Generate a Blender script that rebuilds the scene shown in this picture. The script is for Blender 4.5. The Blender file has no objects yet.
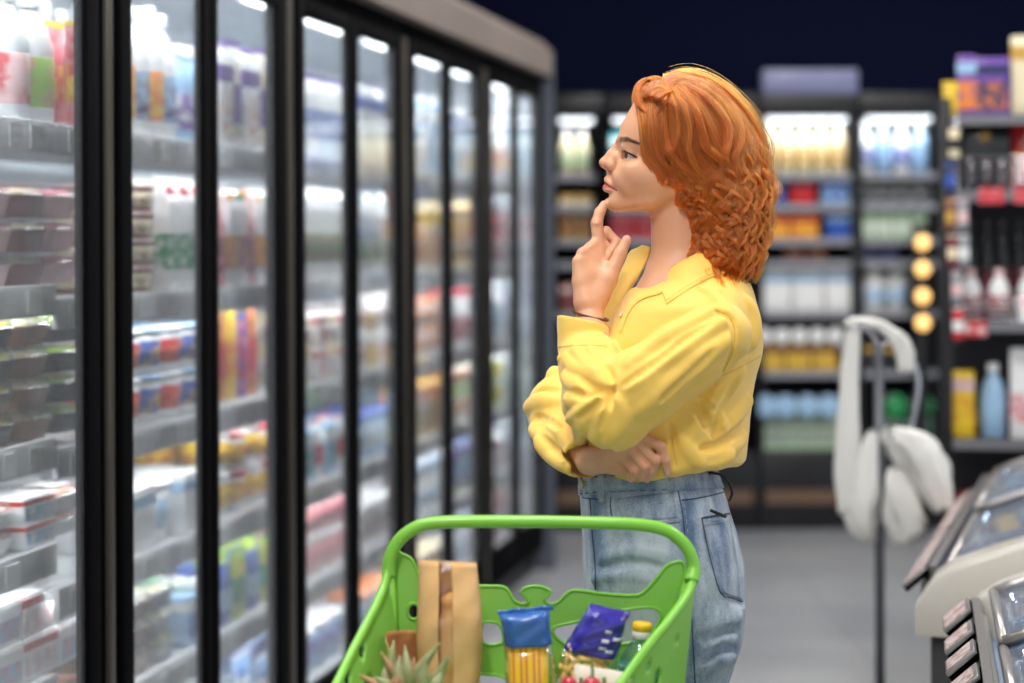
import bpy, bmesh, math, random
import numpy as np
from mathutils import Vector, Matrix, Euler
from mathutils.bvhtree import BVHTree
PI = math.pi
F = 2000.0; CX = 512.0; HY = 236.0; CAMZ = 1.43
sc = bpy.context.scene
C = sc.collection
R = random.Random(7)

def W(px, py, Y):
    "world point seen at photo position px,py when it stands Y metres in front of the camera"
    return Vector(((px - CX) * Y / F, Y, CAMZ + (HY - py) * Y / F))

def s2l(c):
    return tuple(((x / 12.92) if x <= 0.04045 else ((x + 0.055) / 1.055) ** 2.4) for x in c)
def rgb(r, g, b):
    return s2l((r / 255, g / 255, b / 255))

_m = {}
def mat(name, col, rough=0.5, metal=0.0, coat=0.0, emit=None, es=0.0, sss=0.0, alpha=None, spec=0.5,
        mottle=None, mscale=8.0, bump=0.0, bscale=60.0, sheen=0.0, mdist=0.5):
    if name in _m: return _m[name]
    m = bpy.data.materials.new(name); m.use_nodes = True
    nt = m.node_tree; b = nt.nodes['Principled BSDF']
    b.inputs['Base Color'].default_value = (*col, 1); b.inputs['Roughness'].default_value = rough
    b.inputs['Metallic'].default_value = metal; b.inputs['Coat Weight'].default_value = coat
    b.inputs['Specular IOR Level'].default_value = spec
    b.inputs['Sheen Weight'].default_value = sheen
    if sss:
        b.inputs['Subsurface Weight'].default_value = sss
        b.inputs['Subsurface Radius'].default_value = (1, .35, .2); b.inputs['Subsurface Scale'].default_value = 0.008
    if emit:
        b.inputs['Emission Color'].default_value = (*emit, 1); b.inputs['Emission Strength'].default_value = es
    tc = None
    if mottle or bump:
        tc = nt.nodes.new('ShaderNodeTexCoord')
    if mottle:
        n = nt.nodes.new('ShaderNodeTexNoise'); n.inputs['Scale'].default_value = mscale; n.inputs['Detail'].default_value = 3
        nt.links.new(tc.outputs['Object'], n.inputs['Vector'])
        r = nt.nodes.new('ShaderNodeValToRGB'); e = r.color_ramp.elements
        e[0].position = max(0, mdist - .1); e[1].position = mdist + .1
        e[0].color = (*col, 1); e[1].color = (*mottle, 1)
        nt.links.new(n.outputs['Fac'], r.inputs['Fac']); nt.links.new(r.outputs['Color'], b.inputs['Base Color'])
    if bump:
        n = nt.nodes.new('ShaderNodeTexNoise'); n.inputs['Scale'].default_value = bscale
        nt.links.new(tc.outputs['Object'], n.inputs['Vector'])
        bp = nt.nodes.new('ShaderNodeBump'); bp.inputs['Strength'].default_value = bump; bp.inputs['Distance'].default_value = .002
        nt.links.new(n.outputs['Fac'], bp.inputs['Height']); nt.links.new(bp.outputs['Normal'], b.inputs['Normal'])
    _m[name] = m
    return m

def clear(name, tint=(1, 1, 1), gloss=0.08, haze=0.0, rough=0.03):
    "thin clear sheet: lets light straight through, mirrors a little, optional milky haze"
    if name in _m: return _m[name]
    m = bpy.data.materials.new(name); m.use_nodes = True; nt = m.node_tree
    for n in list(nt.nodes):
        if n.type != 'OUTPUT_MATERIAL': nt.nodes.remove(n)
    out = [n for n in nt.nodes if n.type == 'OUTPUT_MATERIAL'][0]
    t = nt.nodes.new('ShaderNodeBsdfTransparent'); t.inputs[0].default_value = (*tint, 1)
    g = nt.nodes.new('ShaderNodeBsdfGlossy'); g.inputs['Roughness'].default_value = rough
    lw = nt.nodes.new('ShaderNodeLayerWeight'); lw.inputs[0].default_value = .25
    mm = nt.nodes.new('ShaderNodeMath'); mm.operation = 'MULTIPLY_ADD'; mm.inputs[1].default_value = .6; mm.inputs[2].default_value = gloss
    nt.links.new(lw.outputs['Fresnel'], mm.inputs[0])
    x = nt.nodes.new('ShaderNodeMixShader'); nt.links.new(mm.outputs[0], x.inputs[0])
    nt.links.new(t.outputs[0], x.inputs[1]); nt.links.new(g.outputs[0], x.inputs[2])
    last = x
    if haze:
        d = nt.nodes.new('ShaderNodeBsdfDiffuse'); d.inputs[0].default_value = (.85, .88, .92, 1)
        y = nt.nodes.new('ShaderNodeMixShader'); y.inputs[0].default_value = haze
        nt.links.new(x.outputs[0], y.inputs[1]); nt.links.new(d.outputs[0], y.inputs[2]); last = y
    nt.links.new(last.outputs[0], out.inputs[0])
    _m[name] = m
    return m

class MB:
    "collects shapes, each with its material, and links them as ONE mesh object"
    def __init__(s): s.v = []; s.f = []; s.fm = []; s.sm = []; s.mats = []
    def _mi(s, m):
        if m not in s.mats: s.mats.append(m)
        return s.mats.index(m)
    def raw(s, vs, fs, m, smooth=False, M=None):
        o = len(s.v); k = s._mi(m)
        if M is not None: vs = [M @ Vector(v) for v in vs]
        s.v += [tuple(v) for v in vs]
        for f in fs: s.f.append(tuple(i + o for i in f)); s.fm.append(k); s.sm.append(smooth)
        return s
    def bm(s, b, m, smooth=False, M=None):
        b.verts.ensure_lookup_table(); b.verts.index_update()
        s.raw([v.co.copy() for v in b.verts], [[v.index for v in f.verts] for f in b.faces], m, smooth, M); b.free(); return s
    def box(s, x0, x1, y0, y1, z0, z1, m, bev=0.0, M=None, seg=2):
        b = bmesh.new(); bmesh.ops.create_cube(b, size=1)
        for v in b.verts: v.co = Vector(((x0 + x1) / 2 + v.co.x * (x1 - x0), (y0 + y1) / 2 + v.co.y * (y1 - y0), (z0 + z1) / 2 + v.co.z * (z1 - z0)))
        if bev: bmesh.ops.bevel(b, geom=list(b.edges), offset=bev, segments=seg, affect='EDGES', profile=.5, clamp_overlap=True)
        return s.bm(b, m, bool(bev), M)
    def lathe(s, prof, m, n=20, M=None, smooth=True, sx=1.0, sy=1.0, sq=2.0):
        "profile [(r,z)...] turned round z; sq>2 makes it squarish"
        vs = []; fs = []
        for r, z in prof:
            for i in range(n):
                a = 2 * PI * i / n; c, d = math.cos(a), math.sin(a)
                q = (abs(c) ** sq + abs(d) ** sq) ** (-1 / sq)
                vs.append((r * c * q * sx, r * d * q * sy, z))
        for j in range(len(prof) - 1):
            for i in range(n):
                i2 = (i + 1) % n
                fs.append((j * n + i, j * n + i2, (j + 1) * n + i2, (j + 1) * n + i))
        if prof[0][0] > 1e-5: fs.append(tuple(range(n))[::-1])
        if prof[-1][0] > 1e-5: fs.append(tuple((len(prof) - 1) * n + i for i in range(n)))
        return s.raw(vs, fs, m, smooth, M)
    def tube(s, pts, r, m, n=10, M=None, closed=False, flat=1.0, up=None):
        "tube along points; r number or list; flat squeezes the section along its binormal"
        P = [Vector(p) for p in pts]; k = len(P)
        rs = r if isinstance(r, (list, tuple)) else [r] * k
        vs = []; prev = None
        for i, p in enumerate(P):
            if closed: t = P[(i + 1) % k] - P[i - 1]
            else: t = P[min(i + 1, k - 1)] - P[max(i - 1, 0)]
            t = t.normalized() if t.length > 1e-9 else Vector((0, 0, 1))
            if prev is None:
                a = Vector(up) if up else (Vector((0, 0, 1)) if abs(t.z) < .9 else Vector((1, 0, 0)))
            else: a = prev
            nrm = (a - t * a.dot(t)); nrm = nrm.normalized() if nrm.length > 1e-6 else t.orthogonal().normalized()
            prev = nrm; bn = t.cross(nrm)
            for j in range(n):
                q = 2 * PI * j / n
                vs.append(p + (nrm * math.cos(q) + bn * (math.sin(q) * flat)) * rs[i])
        fs = []
        for i in range(k if closed else k - 1):
            i2 = (i + 1) % k
            for j in range(n):
                j2 = (j + 1) % n; fs.append((i * n + j, i * n + j2, i2 * n + j2, i2 * n + j))
        if not closed: fs += [tuple(range(n))[::-1], tuple((k - 1) * n + j for j in range(n))]
        return s.raw(vs, fs, m, True, M)
    def prism(s, poly, a0, a1, m, axis='z', M=None, bev=0.0):
        "polygon (u,v) extruded a0..a1 along axis; u,v are the other two axes in xyz order"
        def P(u, v, a): return {'x': (a, u, v), 'y': (u, a, v), 'z': (u, v, a)}[axis]
        b = bmesh.new(); lo = [b.verts.new(P(u, v, a0)) for u, v in poly]; hi = [b.verts.new(P(u, v, a1)) for u, v in poly]
        n = len(poly); b.faces.new(lo[::-1]); b.faces.new(hi)
        for i in range(n): b.faces.new((lo[i], lo[(i + 1) % n], hi[(i + 1) % n], hi[i]))
        bmesh.ops.recalc_face_normals(b, faces=b.faces)
        if bev: bmesh.ops.bevel(b, geom=[e for e in b.edges], offset=bev, segments=2, affect='EDGES', clamp_overlap=True)
        return s.bm(b, m, bool(bev), M)
    def sheet(s, grid, m, smooth=True, thick=0.0):
        "grid[i][j] of points -> surface, optionally with thickness"
        a = len(grid); c = len(grid[0]); P = [[Vector(p) for p in row] for row in grid]
        vs = [p for row in P for p in row]; fs = []
        for i in range(a - 1):
            for j in range(c - 1): fs.append((i * c + j, i * c + j + 1, (i + 1) * c + j + 1, (i + 1) * c + j))
        if thick:
            N = []
            for i in range(a):
                for j in range(c):
                    du = P[min(i + 1, a - 1)][j] - P[max(i - 1, 0)][j]; dv = P[i][min(j + 1, c - 1)] - P[i][max(j - 1, 0)]
                    q = du.cross(dv); N.append(q.normalized() if q.length > 1e-12 else Vector((0, 0, 1)))
            o = len(vs); vs = vs + [v + q * thick for v, q in zip(vs, N)]
            fs2 = [tuple(i + o for i in f[::-1]) for f in fs]
            rim = [i * c for i in range(a)] + [(a - 1) * c + j for j in range(1, c)] + [i * c + c - 1 for i in range(a - 2, -1, -1)] + [j for j in range(c - 2, 0, -1)]
            fs = fs + fs2 + [(rim[i], rim[(i + 1) % len(rim)], rim[(i + 1) % len(rim)] + o, rim[i] + o) for i in range(len(rim))]
        return s.raw(vs, fs, m, smooth)
    def mesh(s, name):
        me = bpy.data.meshes.new(name); me.from_pydata(s.v, [], s.f)
        for m in s.mats: me.materials.append(m)
        me.polygons.foreach_set('material_index', s.fm); me.polygons.foreach_set('use_smooth', s.sm)
        me.update(); return me
    def build(s, name, parent=None, loc=None, rot=None):
        return obj(name, s.mesh(name), parent, loc, rot)

def obj(name, me, parent=None, loc=None, rot=None):
    o = bpy.data.objects.new(name, me); C.objects.link(o)
    if parent: o.parent = parent
    if loc is not None: o.location = loc
    if rot is not None: o.rotation_euler = rot if hasattr(rot, '__len__') else (0, 0, rot)
    return o
def tag(o, label=None, cat=None, group=None, kind=None):
    if label: o['label'] = label
    if cat: o['category'] = cat
    if group: o['group'] = group
    if kind: o['kind'] = kind
    return o
def thing(name, label, cat, loc=(0, 0, 0), rotz=0, group=None):
    o = bpy.data.objects.new(name, None); C.objects.link(o); o.empty_display_size = .05
    o.location = loc; o.rotation_euler = (0, 0, rotz)
    return tag(o, label, cat, group)
def struct(o): return tag(o, kind='structure')
def catmull(P, n=8, closed=False):
    P = [Vector(p) for p in P]; out = []; k = len(P)
    for i in range(k if closed else k - 1):
        if closed: a, b, c, d = P[i - 1], P[i], P[(i + 1) % k], P[(i + 2) % k]
        else: a, b, c, d = P[max(i - 1, 0)], P[i], P[i + 1], P[min(i + 2, k - 1)]
        for j in range(n):
            t = j / n
            out.append(.5 * ((2 * b) + (c - a) * t + (2 * a - 5 * b + 4 * c - d) * t * t + (3 * b - a - 3 * c + d) * t ** 3))
    if not closed: out.append(P[-1])
    return out
ORD = ['first', 'second', 'third', 'fourth', 'fifth', 'sixth', 'seventh', 'eighth', 'ninth', 'tenth', 'eleventh', 'twelfth',
       'thirteenth', 'fourteenth', 'fifteenth', 'sixteenth', 'seventeenth', 'eighteenth', 'nineteenth', 'twentieth']

# ---------------------------------------------------------------- camera
cam = bpy.data.cameras.new('camera'); co = bpy.data.objects.new('camera', cam); C.objects.link(co)
co.location = (0, 0, CAMZ); co.rotation_euler = (PI / 2, math.radians(0.25), 0)
cam.sensor_width = 36; cam.lens = 36 * F / 1024
cam.shift_y = (HY - 341.5) / 1024
cam.dof.use_dof = True; cam.dof.focus_distance = 3.38; cam.dof.aperture_fstop = 1.85
cam.clip_start = .05; cam.clip_end = 60
sc.camera = co
sc.view_settings.view_transform = 'Standard'; sc.view_settings.look = 'None'
sc.view_settings.gamma = 1; sc.view_settings.use_curve_mapping = False
sc.view_settings.exposure = 0.32
WORLD_S = 0.75; LAMP_S = 0.36; CASE_S = 1.0
QH = 1.1
SQ = 1.6; JQ = 2.2
# ---------------------------------------------------------------- setting
TH = math.atan((920 - 512) / F); FA = PI / 2 - TH         # run of the freezer wall
DV = Vector((math.sin(TH), math.cos(TH), 0)); NV = Vector((-math.cos(TH), math.sin(TH), 0))
DF = 1.6
def FW(s, e, z): return DV * s + NV * (DF + e) + Vector((0, 0, z))

w = bpy.data.worlds.new('World'); sc.world = w; w.use_nodes = True
w.node_tree.nodes['Background'].inputs[0].default_value = (.86, .92, 1, 1)
w.node_tree.nodes['Background'].inputs[1].default_value = WORLD_S if 'WORLD_S' in globals() else 0.75

m_floor = mat('floor_tile', rgb(160, 161, 164), .3, mottle=rgb(142, 144, 149), mscale=1.2, bump=.05, bscale=30)
nt = m_floor.node_tree; bs = nt.nodes['Principled BSDF']
ramp = [n for n in nt.nodes if n.type == 'VALTORGB'][0]
tcx = [n for n in nt.nodes if n.type == 'TEX_COORD'][0]
br = nt.nodes.new('ShaderNodeTexBrick'); br.offset = 0; br.inputs['Scale'].default_value = 1
br.inputs['Brick Width'].default_value = .6; br.inputs['Row Height'].default_value = .6; br.inputs['Mortar Size'].default_value = .004
br.inputs['Mortar'].default_value = (*rgb(128, 130, 133), 1)
nt.links.new(tcx.outputs['Object'], br.inputs['Vector']); nt.links.new(ramp.outputs['Color'], br.inputs['Color1']); nt.links.new(ramp.outputs['Color'], br.inputs['Color2'])
nt.links.new(br.outputs['Color'], bs.inputs['Base Color'])
m_navy = mat('navy_paint', rgb(19, 23, 48), .9, spec=.05, bump=.1, bscale=200)
m_dark = mat('dark_ceiling', rgb(24, 26, 36), .9, bump=.1, bscale=150)

MB().box(-5, 8, -5, 10.9, -.1, 0, m_floor).build('floor')
struct(bpy.data.objects['floor'])
struct(MB().box(-5, 8, -5, 10.9, 3.8, 3.9, m_dark).build('ceiling'))
struct(MB().box(-5, 8, 10.75, 10.9, 0, 3.8, m_navy).build('wall_back'))
struct(MB().box(-5.1, -5, -5, 10.9, 0, 3.8, m_navy).build('wall_left'))

m_lamp = mat('lamp_diffuser', (1, 1, 1), .5, emit=(1, .98, .95), es=6)
m_white = mat('white_enamel', rgb(225, 225, 225), .4)
def area(name, parent, loc, rot, sx, sy, power, col=(1, 1, 1), spread=None):
    l = bpy.data.lights.new(name, 'AREA'); l.shape = 'RECTANGLE'; l.size = sx; l.size_y = sy; l.energy = power; l.color = col
    if spread: l.spread = spread
    o = bpy.data.objects.new(name, l); C.objects.link(o); o.parent = parent; o.location = loc; o.rotation_euler = rot
    return o
places = [('over the aisle', -.4, .9, 170), ('over the shopper', .15, 3.0, 70), ('over the middle of the aisle', .9, 5.6, 110), ('over the chest freezers', 2.6, 3.6, 110),
          ('over the back aisle', 1.3, 8.0, 120), ('above the left doors', -.9, 3.2, 60), ('over the far right shelves', 2.9, 6.6, 90)]
for i, (where, x, y, p) in enumerate(places):
    t = thing('ceiling_light', 'long white linear ceiling light ' + where, 'ceiling light', (x, y, 3.8), -TH, 'linear ceiling lights')
    MB().box(-.1, .1, -.75, .75, -.07, 0, m_white, .01).build('housing', t)
    MB().box(-.085, .085, -.73, .73, -.078, -.066, m_lamp).build('diffuser', t)
    area('lamp_light', t, (0, 0, -.1), (0, 0, 0), .3, 1.5, p * LAMP_S, (1, .985, .96))
# ---------------------------------------------------------------- glass door cases
m_frame = mat('black_door_frame', rgb(7, 7, 9), .75, spec=.04)
m_gasket = mat('black_gasket', rgb(4, 4, 5), .8, spec=.02)
m_mull_refl = mat('mullion_reflection', rgb(72, 67, 60), .35, metal=.3)  # brown-grey tone paints the light reflected on the mullion face
m_canopy = mat('taupe_canopy', rgb(128, 116, 110), .6, mottle=rgb(122, 111, 105), mscale=3, spec=.2)
m_liner = mat('grey_case_liner', rgb(196, 203, 210), .45)
m_shelf = mat('shelf_enamel', rgb(214, 216, 218), .35)
m_rail = mat('price_rail', rgb(200, 200, 202), .7, spec=.15)
m_tag = mat('price_tag', rgb(204, 204, 202), .8, mottle=rgb(176, 176, 175), mscale=90, spec=.1)
m_tagw = mat('white_tag', rgb(226, 226, 226), .8, spec=.1)
m_led = mat('led_tube', (1, 1, 1), .5, emit=(.93, .97, 1), es=6)
m_pane = clear('door_glass', (.97, .985, .99), .02, haze=.05)
m_kick = mat('kick_plate', rgb(34, 34, 38), .5)
S0, PW = 3.725, 1.173
DOORS = [('second door', 'behind')]
CASES = []

SH_A = [1.655, 1.335, 1.03, .82, .56, .30]
SH_B = [1.655, 1.305, 1.005, .725, .45, .17]

def case(k, shelves, place):
    s0 = S0 + k * PW
    root = thing('display_freezer', 'tall glass door freezer case with two doors, ' + place, 'freezer', FW(s0, 0, 0), FA, 'glass door freezer cases along the aisle')
    L = PW
    b = MB(); m = m_liner
    b.box(.0, L, .80, .86, .1, 2.18, m)
    if k == -1: b.box(0, .03, .032, .8, .1, 2.18, m)
    if k == 3: b.box(L - .03, L, .032, .8, .1, 2.18, m)
    b.box(0, L, .05, .8, 2.12, 2.18, m); b.box(0, L, .05, .8, .1, .13, m)
    b.build('cabinet', root)
    MB().box(0, L, .03, .86, 0, .1, m_kick).build('plinth', root)
    b = MB(); b.box(0, L, -.015, .03, .1, .16, m_frame, .004); b.box(0, L, -.012, .03, 2.055, 2.11, m_frame, .004)
    for x0, x1 in ((0, .062), (L - .045, L)):
        b.box(x0, x1, -.012, .03, .16, 2.055, m_gasket, .003)
    b.build('door_surround', root)
    b = MB(); b.box(.004, .036, -.022, 0.02, .14, 2.055, m_mull_refl, .004)
    b.build('mullion', root)
    b = MB(); b.prism([(-.06, 2.11), (.05, 2.11), (.05, 2.18), (.86, 2.18), (.86, 2.26), (-.02, 2.26), (-.06, 2.22)], 0, L, m_canopy, 'x')
    b.build('canopy', root)
    W2 = L / 2
    for j in range(2):
        a, c = (.062, W2 - .004) if j == 0 else (W2 + .004, L - .045)
        st0, st1 = (.062, .044) if j == 0 else (.044, .062)
        d = MB(); y0, y1 = -.026, .0
        d.box(a, a + st0, y0, y1, .16, 2.055, m_frame, .006); d.box(c - st1, c, y0, y1, .16, 2.055, m_frame, .006)
        d.box(a + st0, c - st1, y0, y1, .16, .24, m_frame, .005); d.box(a + st0, c - st1, y0, y1, 2.01, 2.055, m_frame, .005)
        dr = d.build('door', root)
        MB().box(a + st0 - .004, c - st1 + .004, -.016, -.011, .236, 2.014, m_pane).build('glass_pane', dr)
    for z in shelves:
        sh = MB().box(.004, L - .004, .10, .74, z - .022, z - .002, m_shelf, .003).build('shelf', root)
        r = MB(); r.box(.004, L - .004, .085, .10, z - .058, z + .004, m_rail, .003)
        x = .05
        while x < L - .12:
            ww = R.choice([.05, .06, .06, .085])
            r.box(x, x + ww, .079, .086, z - .052, z - .006, m_tag if R.random() < .7 else m_tagw); x += ww + R.choice([.02, .04, .06, .1])
        r.build('price_rail', sh)
    t = MB()
    for x0, x1 in ((.10, W2 - .05), (W2 + .05, L - .10)):
        t.tube([(x0, .13, 2.06), (x1, .13, 2.06)], .014, m_led, 10)
    t.build('led_tube', root)
    area('case_light', root, (W2, .10, 2.04), (math.radians(28), 0, 0), L - .1, .05, 9 * CASE_S, (.93, .97, 1))
    for z in shelves[:-1]:
        area('shelf_light', root, (W2, .115, z - .026), (math.radians(24), 0, 0), L - .06, .02, 3.0 * CASE_S, (.93, .97, 1))
    return root

PL = ['nearest the photographer', 'second one along from the photographer', 'third one along from the photographer', 'fourth one along from the photographer', 'farthest one at the end of the row']
for k in range(5): CASES.append(case(k - 1, SH_A if k == 0 else SH_B, PL[k]))
# end panel of the run
e = MB(); e.box(0.002, .04, -.06, .86, 0, 2.22, mat('end_panel', rgb(88, 92, 104), .5))
e.build('end_panel', None, FW(S0 + 4 * PW, 0, 0), FA)
tag(bpy.data.objects['end_panel'], 'grey end panel closing the far end of the freezer row', 'panel')

# ---------------------------------------------------------------- goods
def pm(c, r=.42, c2=None, ms=40, coat=.25):
    n = 'print_%d_%d_%d' % c + ('' if not c2 else '_%d_%d_%d' % c2)
    return mat(n, rgb(*c), r, coat=coat, mottle=rgb(*c2) if c2 else None, mscale=ms, mdist=.56)
CN = {'white': (240, 240, 240), 'red': (206, 38, 44), 'green': (40, 150, 86), 'blue': (40, 84, 178), 'yellow': (246, 206, 40), 'orange': (240, 136, 50),
      'pink': (226, 140, 150), 'purple': (112, 72, 164), 'cream': (240, 226, 188), 'brown': (132, 84, 60), 'black': (28, 28, 30), 'teal': (40, 150, 160),
      'pale blue': (160, 196, 228), 'pale green': (182, 214, 170), 'pale pink': (236, 196, 196), 'gold': (206, 160, 70), 'grey': (150, 152, 156), 'maroon': (120, 40, 52), 'lime': (150, 200, 60), 'navy': (34, 40, 96)}
m_film = clear('clear_film', (.96, .97, .98), .05, haze=.05, rough=.25)

def bottle(w, h, body, cap, lab, lab2=None):
    r = w / 2; P = {}
    P['bottle'] = MB().lathe([(0, 0), (r * .9, 0), (r, r * .15), (r, h * .55), (r * .97, h * .62), (r * .7, h * .76), (r * .38, h * .86), (r * .36, h * .9), (0, h * .9)], pm(CN[body]), 18)
    P['cap'] = MB().lathe([(r * .44, h * .885), (r * .46, h * .9), (r * .46, h * .99), (r * .4, h), (0, h)], pm(CN[cap]), 14)
    P['label'] = MB().lathe([(r * 1.005, h * .14), (r * 1.03, h * .15), (r * 1.03, h * .5), (r * 1.005, h * .51)], pm(CN[lab], c2=CN[lab2 or body], ms=30), 18)
    return P
def jug(w, h, body, cap, lab, lab2=None):
    P = bottle(w, h, body, cap, lab, lab2)
    r = w / 2; P['handle'] = MB().tube(catmull([(r * .5, 0, h * .8), (r * .95, 0, h * .8), (r * 1.12, 0, h * .66), (r * .98, 0, h * .52)], 5), r * .13, pm(CN[body]), 8)
    return P
def carton(w, h, body, cap, lab, lab2=None):
    d = w * .95; P = {}
    b = MB(); b.box(-w / 2, w / 2, -d / 2, d / 2, 0, h * .78, pm(CN[body]), .002)
    b.prism([(-d / 2, h * .78), (d / 2, h * .78), (.004, h * .95), (.004, h), (-.004, h), (-.004, h * .95)], -w / 2, w / 2, pm(CN[body]), 'x')
    P['carton'] = b
    P['printed_band'] = MB().box(-w / 2 - .001, w / 2 + .001, -d / 2 - .001, d / 2 + .001, h * .18, h * .5, pm(CN[lab], c2=CN[lab2 or body], ms=30))
    P['screw_cap'] = MB().lathe([(w * .17, 0), (w * .17, h * .05), (0, h * .05)], pm(CN[cap]), 12, M=Matrix.Translation((0, -d * .27, h * .86)) @ Matrix.Rotation(math.radians(38), 4, 'X'))
    return P
def tub(w, h, body, lid, lab, lab2=None):
    r = w / 2; P = {}
    P['tub'] = MB().lathe([(0, 0), (r * .82, 0), (r * .84, .003), (r * .97, h * .9), (0, h * .9)], pm(CN[body]), 22)
    P['lid'] = MB().lathe([(r * .98, h * .87), (r * 1.03, h * .88), (r * 1.03, h * .96), (r * .97, h * .97), (r * .95, h * .985), (0, h * .985)], pm(CN[lid]), 22)
    P['label'] = MB().lathe([(r * .88, h * .2), (r * .955, h * .72)], pm(CN[lab], c2=CN[lab2 or body], ms=30), 22)
    return P
def tray(w, h, body, content, lab, lab2=None):
    d = w * .8; P = {}
    def ring(sx, sy, z, n=6):
        r = .22 * w; o = []
        for cx, cy, a0 in ((sx - r, sy - r, 0), (-sx + r, sy - r, 90), (-sx + r, -sy + r, 180), (sx - r, -sy + r, 270)):
            for i in range(n + 1): a = math.radians(a0 + 90 * i / n); o.append((cx + r * math.cos(a), cy + r * math.sin(a), z))
        return o
    def stack(rs, m):
        vs = [p for r_ in rs for p in r_]; n = len(rs[0]); fs = []
        for j in range(len(rs) - 1):
            for i in range(n): fs.append((j * n + i, j * n + (i + 1) % n, (j + 1) * n + (i + 1) % n, (j + 1) * n + i))
        fs.append(tuple(range(n))[::-1]); fs.append(tuple((len(rs) - 1) * n + i for i in range(n)))
        return MB().raw(vs, fs, m, False)
    P['tray'] = stack([ring(w * .40, d * .40, 0), ring(w * .47, d * .47, h * .6), ring(w * .5, d * .5, h * .62), ring(w * .5, d * .5, h * .66)], pm(CN[body], .25))
    P['filling'] = stack([ring(w * .42, d * .42, h * .5), ring(w * .43, d * .43, h * .74), ring(w * .34, d * .34, h * .86)], pm(CN[content], c2=CN[lab], ms=45))
    P['clear_lid'] = stack([ring(w * .495, d * .495, h * .66), ring(w * .46, d * .46, h * .72), ring(w * .45, d * .45, h * .96), ring(w * .42, d * .42, h * .99)], m_film)
    P['paper_label'] = MB().box(-w * .22, w * .22, -d * .3, d * .25, h * .99, h * 1.0, pm(CN[lab], c2=CN['white'], ms=50))
    return P
def box(w, h, body, top, lab, lab2=None, d=None):
    d = d or w * .6; P = {}
    P['box'] = MB().box(-w / 2, w / 2, -d / 2, d / 2, 0, h, pm(CN[body]), .002)
    P['printed_front'] = MB().box(-w * .44, w * .44, -d / 2 - .001, -d / 2, h * .12, h * .6, pm(CN[lab], c2=CN[lab2 or body], ms=36))
    P['printed_stripe'] = MB().box(-w / 2 - .0006, w / 2 + .0006, -d / 2 - .0012, d / 2 + .0006, h * .7, h * .88, pm(CN[top]))
    return P
def pouch(w, h, body, top, lab, lab2=None):
    n, k = 9, 11; d = w * .34; P = {}
    def half(sg, m_, z0=0., z1=1., off=0.):
        g = []
        for j in range(k):
            t = z0 + (z1 - z0) * j / (k - 1); row = []
            f = max(0., math.sin(PI * min(1, t * .93 + .10))) ** .55
            for i in range(n):
                u = -1 + 2 * i / (n - 1)
                row.append((u * w / 2 * (1 - .06 * math.sin(PI * t)), sg * (d * .5 * f * (1 - u * u) ** .5 + off), h * t))
            g.append(row)
        return g
    b = MB(); b.sheet(half(1, 0), pm(CN[body], .28, CN[lab2 or body])); b.sheet(half(-1, 0)[::-1], pm(CN[body], .28, CN[lab2 or body]))
    P['pouch'] = b
    P['printed_panel'] = MB().sheet(half(-1, 0, .25, .62, .0012)[::-1], pm(CN[lab], .28, CN[top]))
    P['seal'] = MB().box(-w / 2, w / 2, -.002, .002, h * .985, h * 1.04, pm(CN[top], .3))
    return P
KINDS = {'bottle': bottle, 'jug': jug, 'carton': carton, 'tub': tub, 'tray': tray, 'box': box, 'pouch': pouch}
KN = {'bottle': ('bottle', 'bottle'), 'jug': ('handled_bottle', 'bottle'), 'carton': ('drink_carton', 'carton'), 'tub': ('food_tub', 'tub'), 'tray': ('food_tray', 'food tray'),
      'box': ('food_box', 'box'), 'pouch': ('food_pouch', 'pouch')}
_pc = {}
def goods(spec, detailed):
    key = (spec, detailed)
    if key not in _pc:
        P = KINDS[spec[0]](*spec[1:])
        if detailed:
            _pc[key] = [(n, b.mesh(n)) for n, b in P.items()]
        else:
            a = MB()
            for n, b in P.items():
                for m_ in set(b.fm):
                    fs = [f for f, q in zip(b.f, b.fm) if q == m_]
                    sm = [q2 for q2, q in zip(b.sm, b.fm) if q == m_]
                    a.raw(b.v, fs, b.mats[m_], sm[0])
            _pc[key] = [(spec[0], a.mesh(spec[0]))]
    return _pc[key]
def put(spec, loc, rz, label, group, detailed):
    ms = goods(spec, detailed); nm, cat = KN[spec[0]]
    o = obj(nm, ms[0][1]); o.location = loc; o.rotation_euler = (0, 0, rz)
    for n, me in ms[1:]:
        obj(n, me, o)
    return tag(o, label, cat, group)

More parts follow.
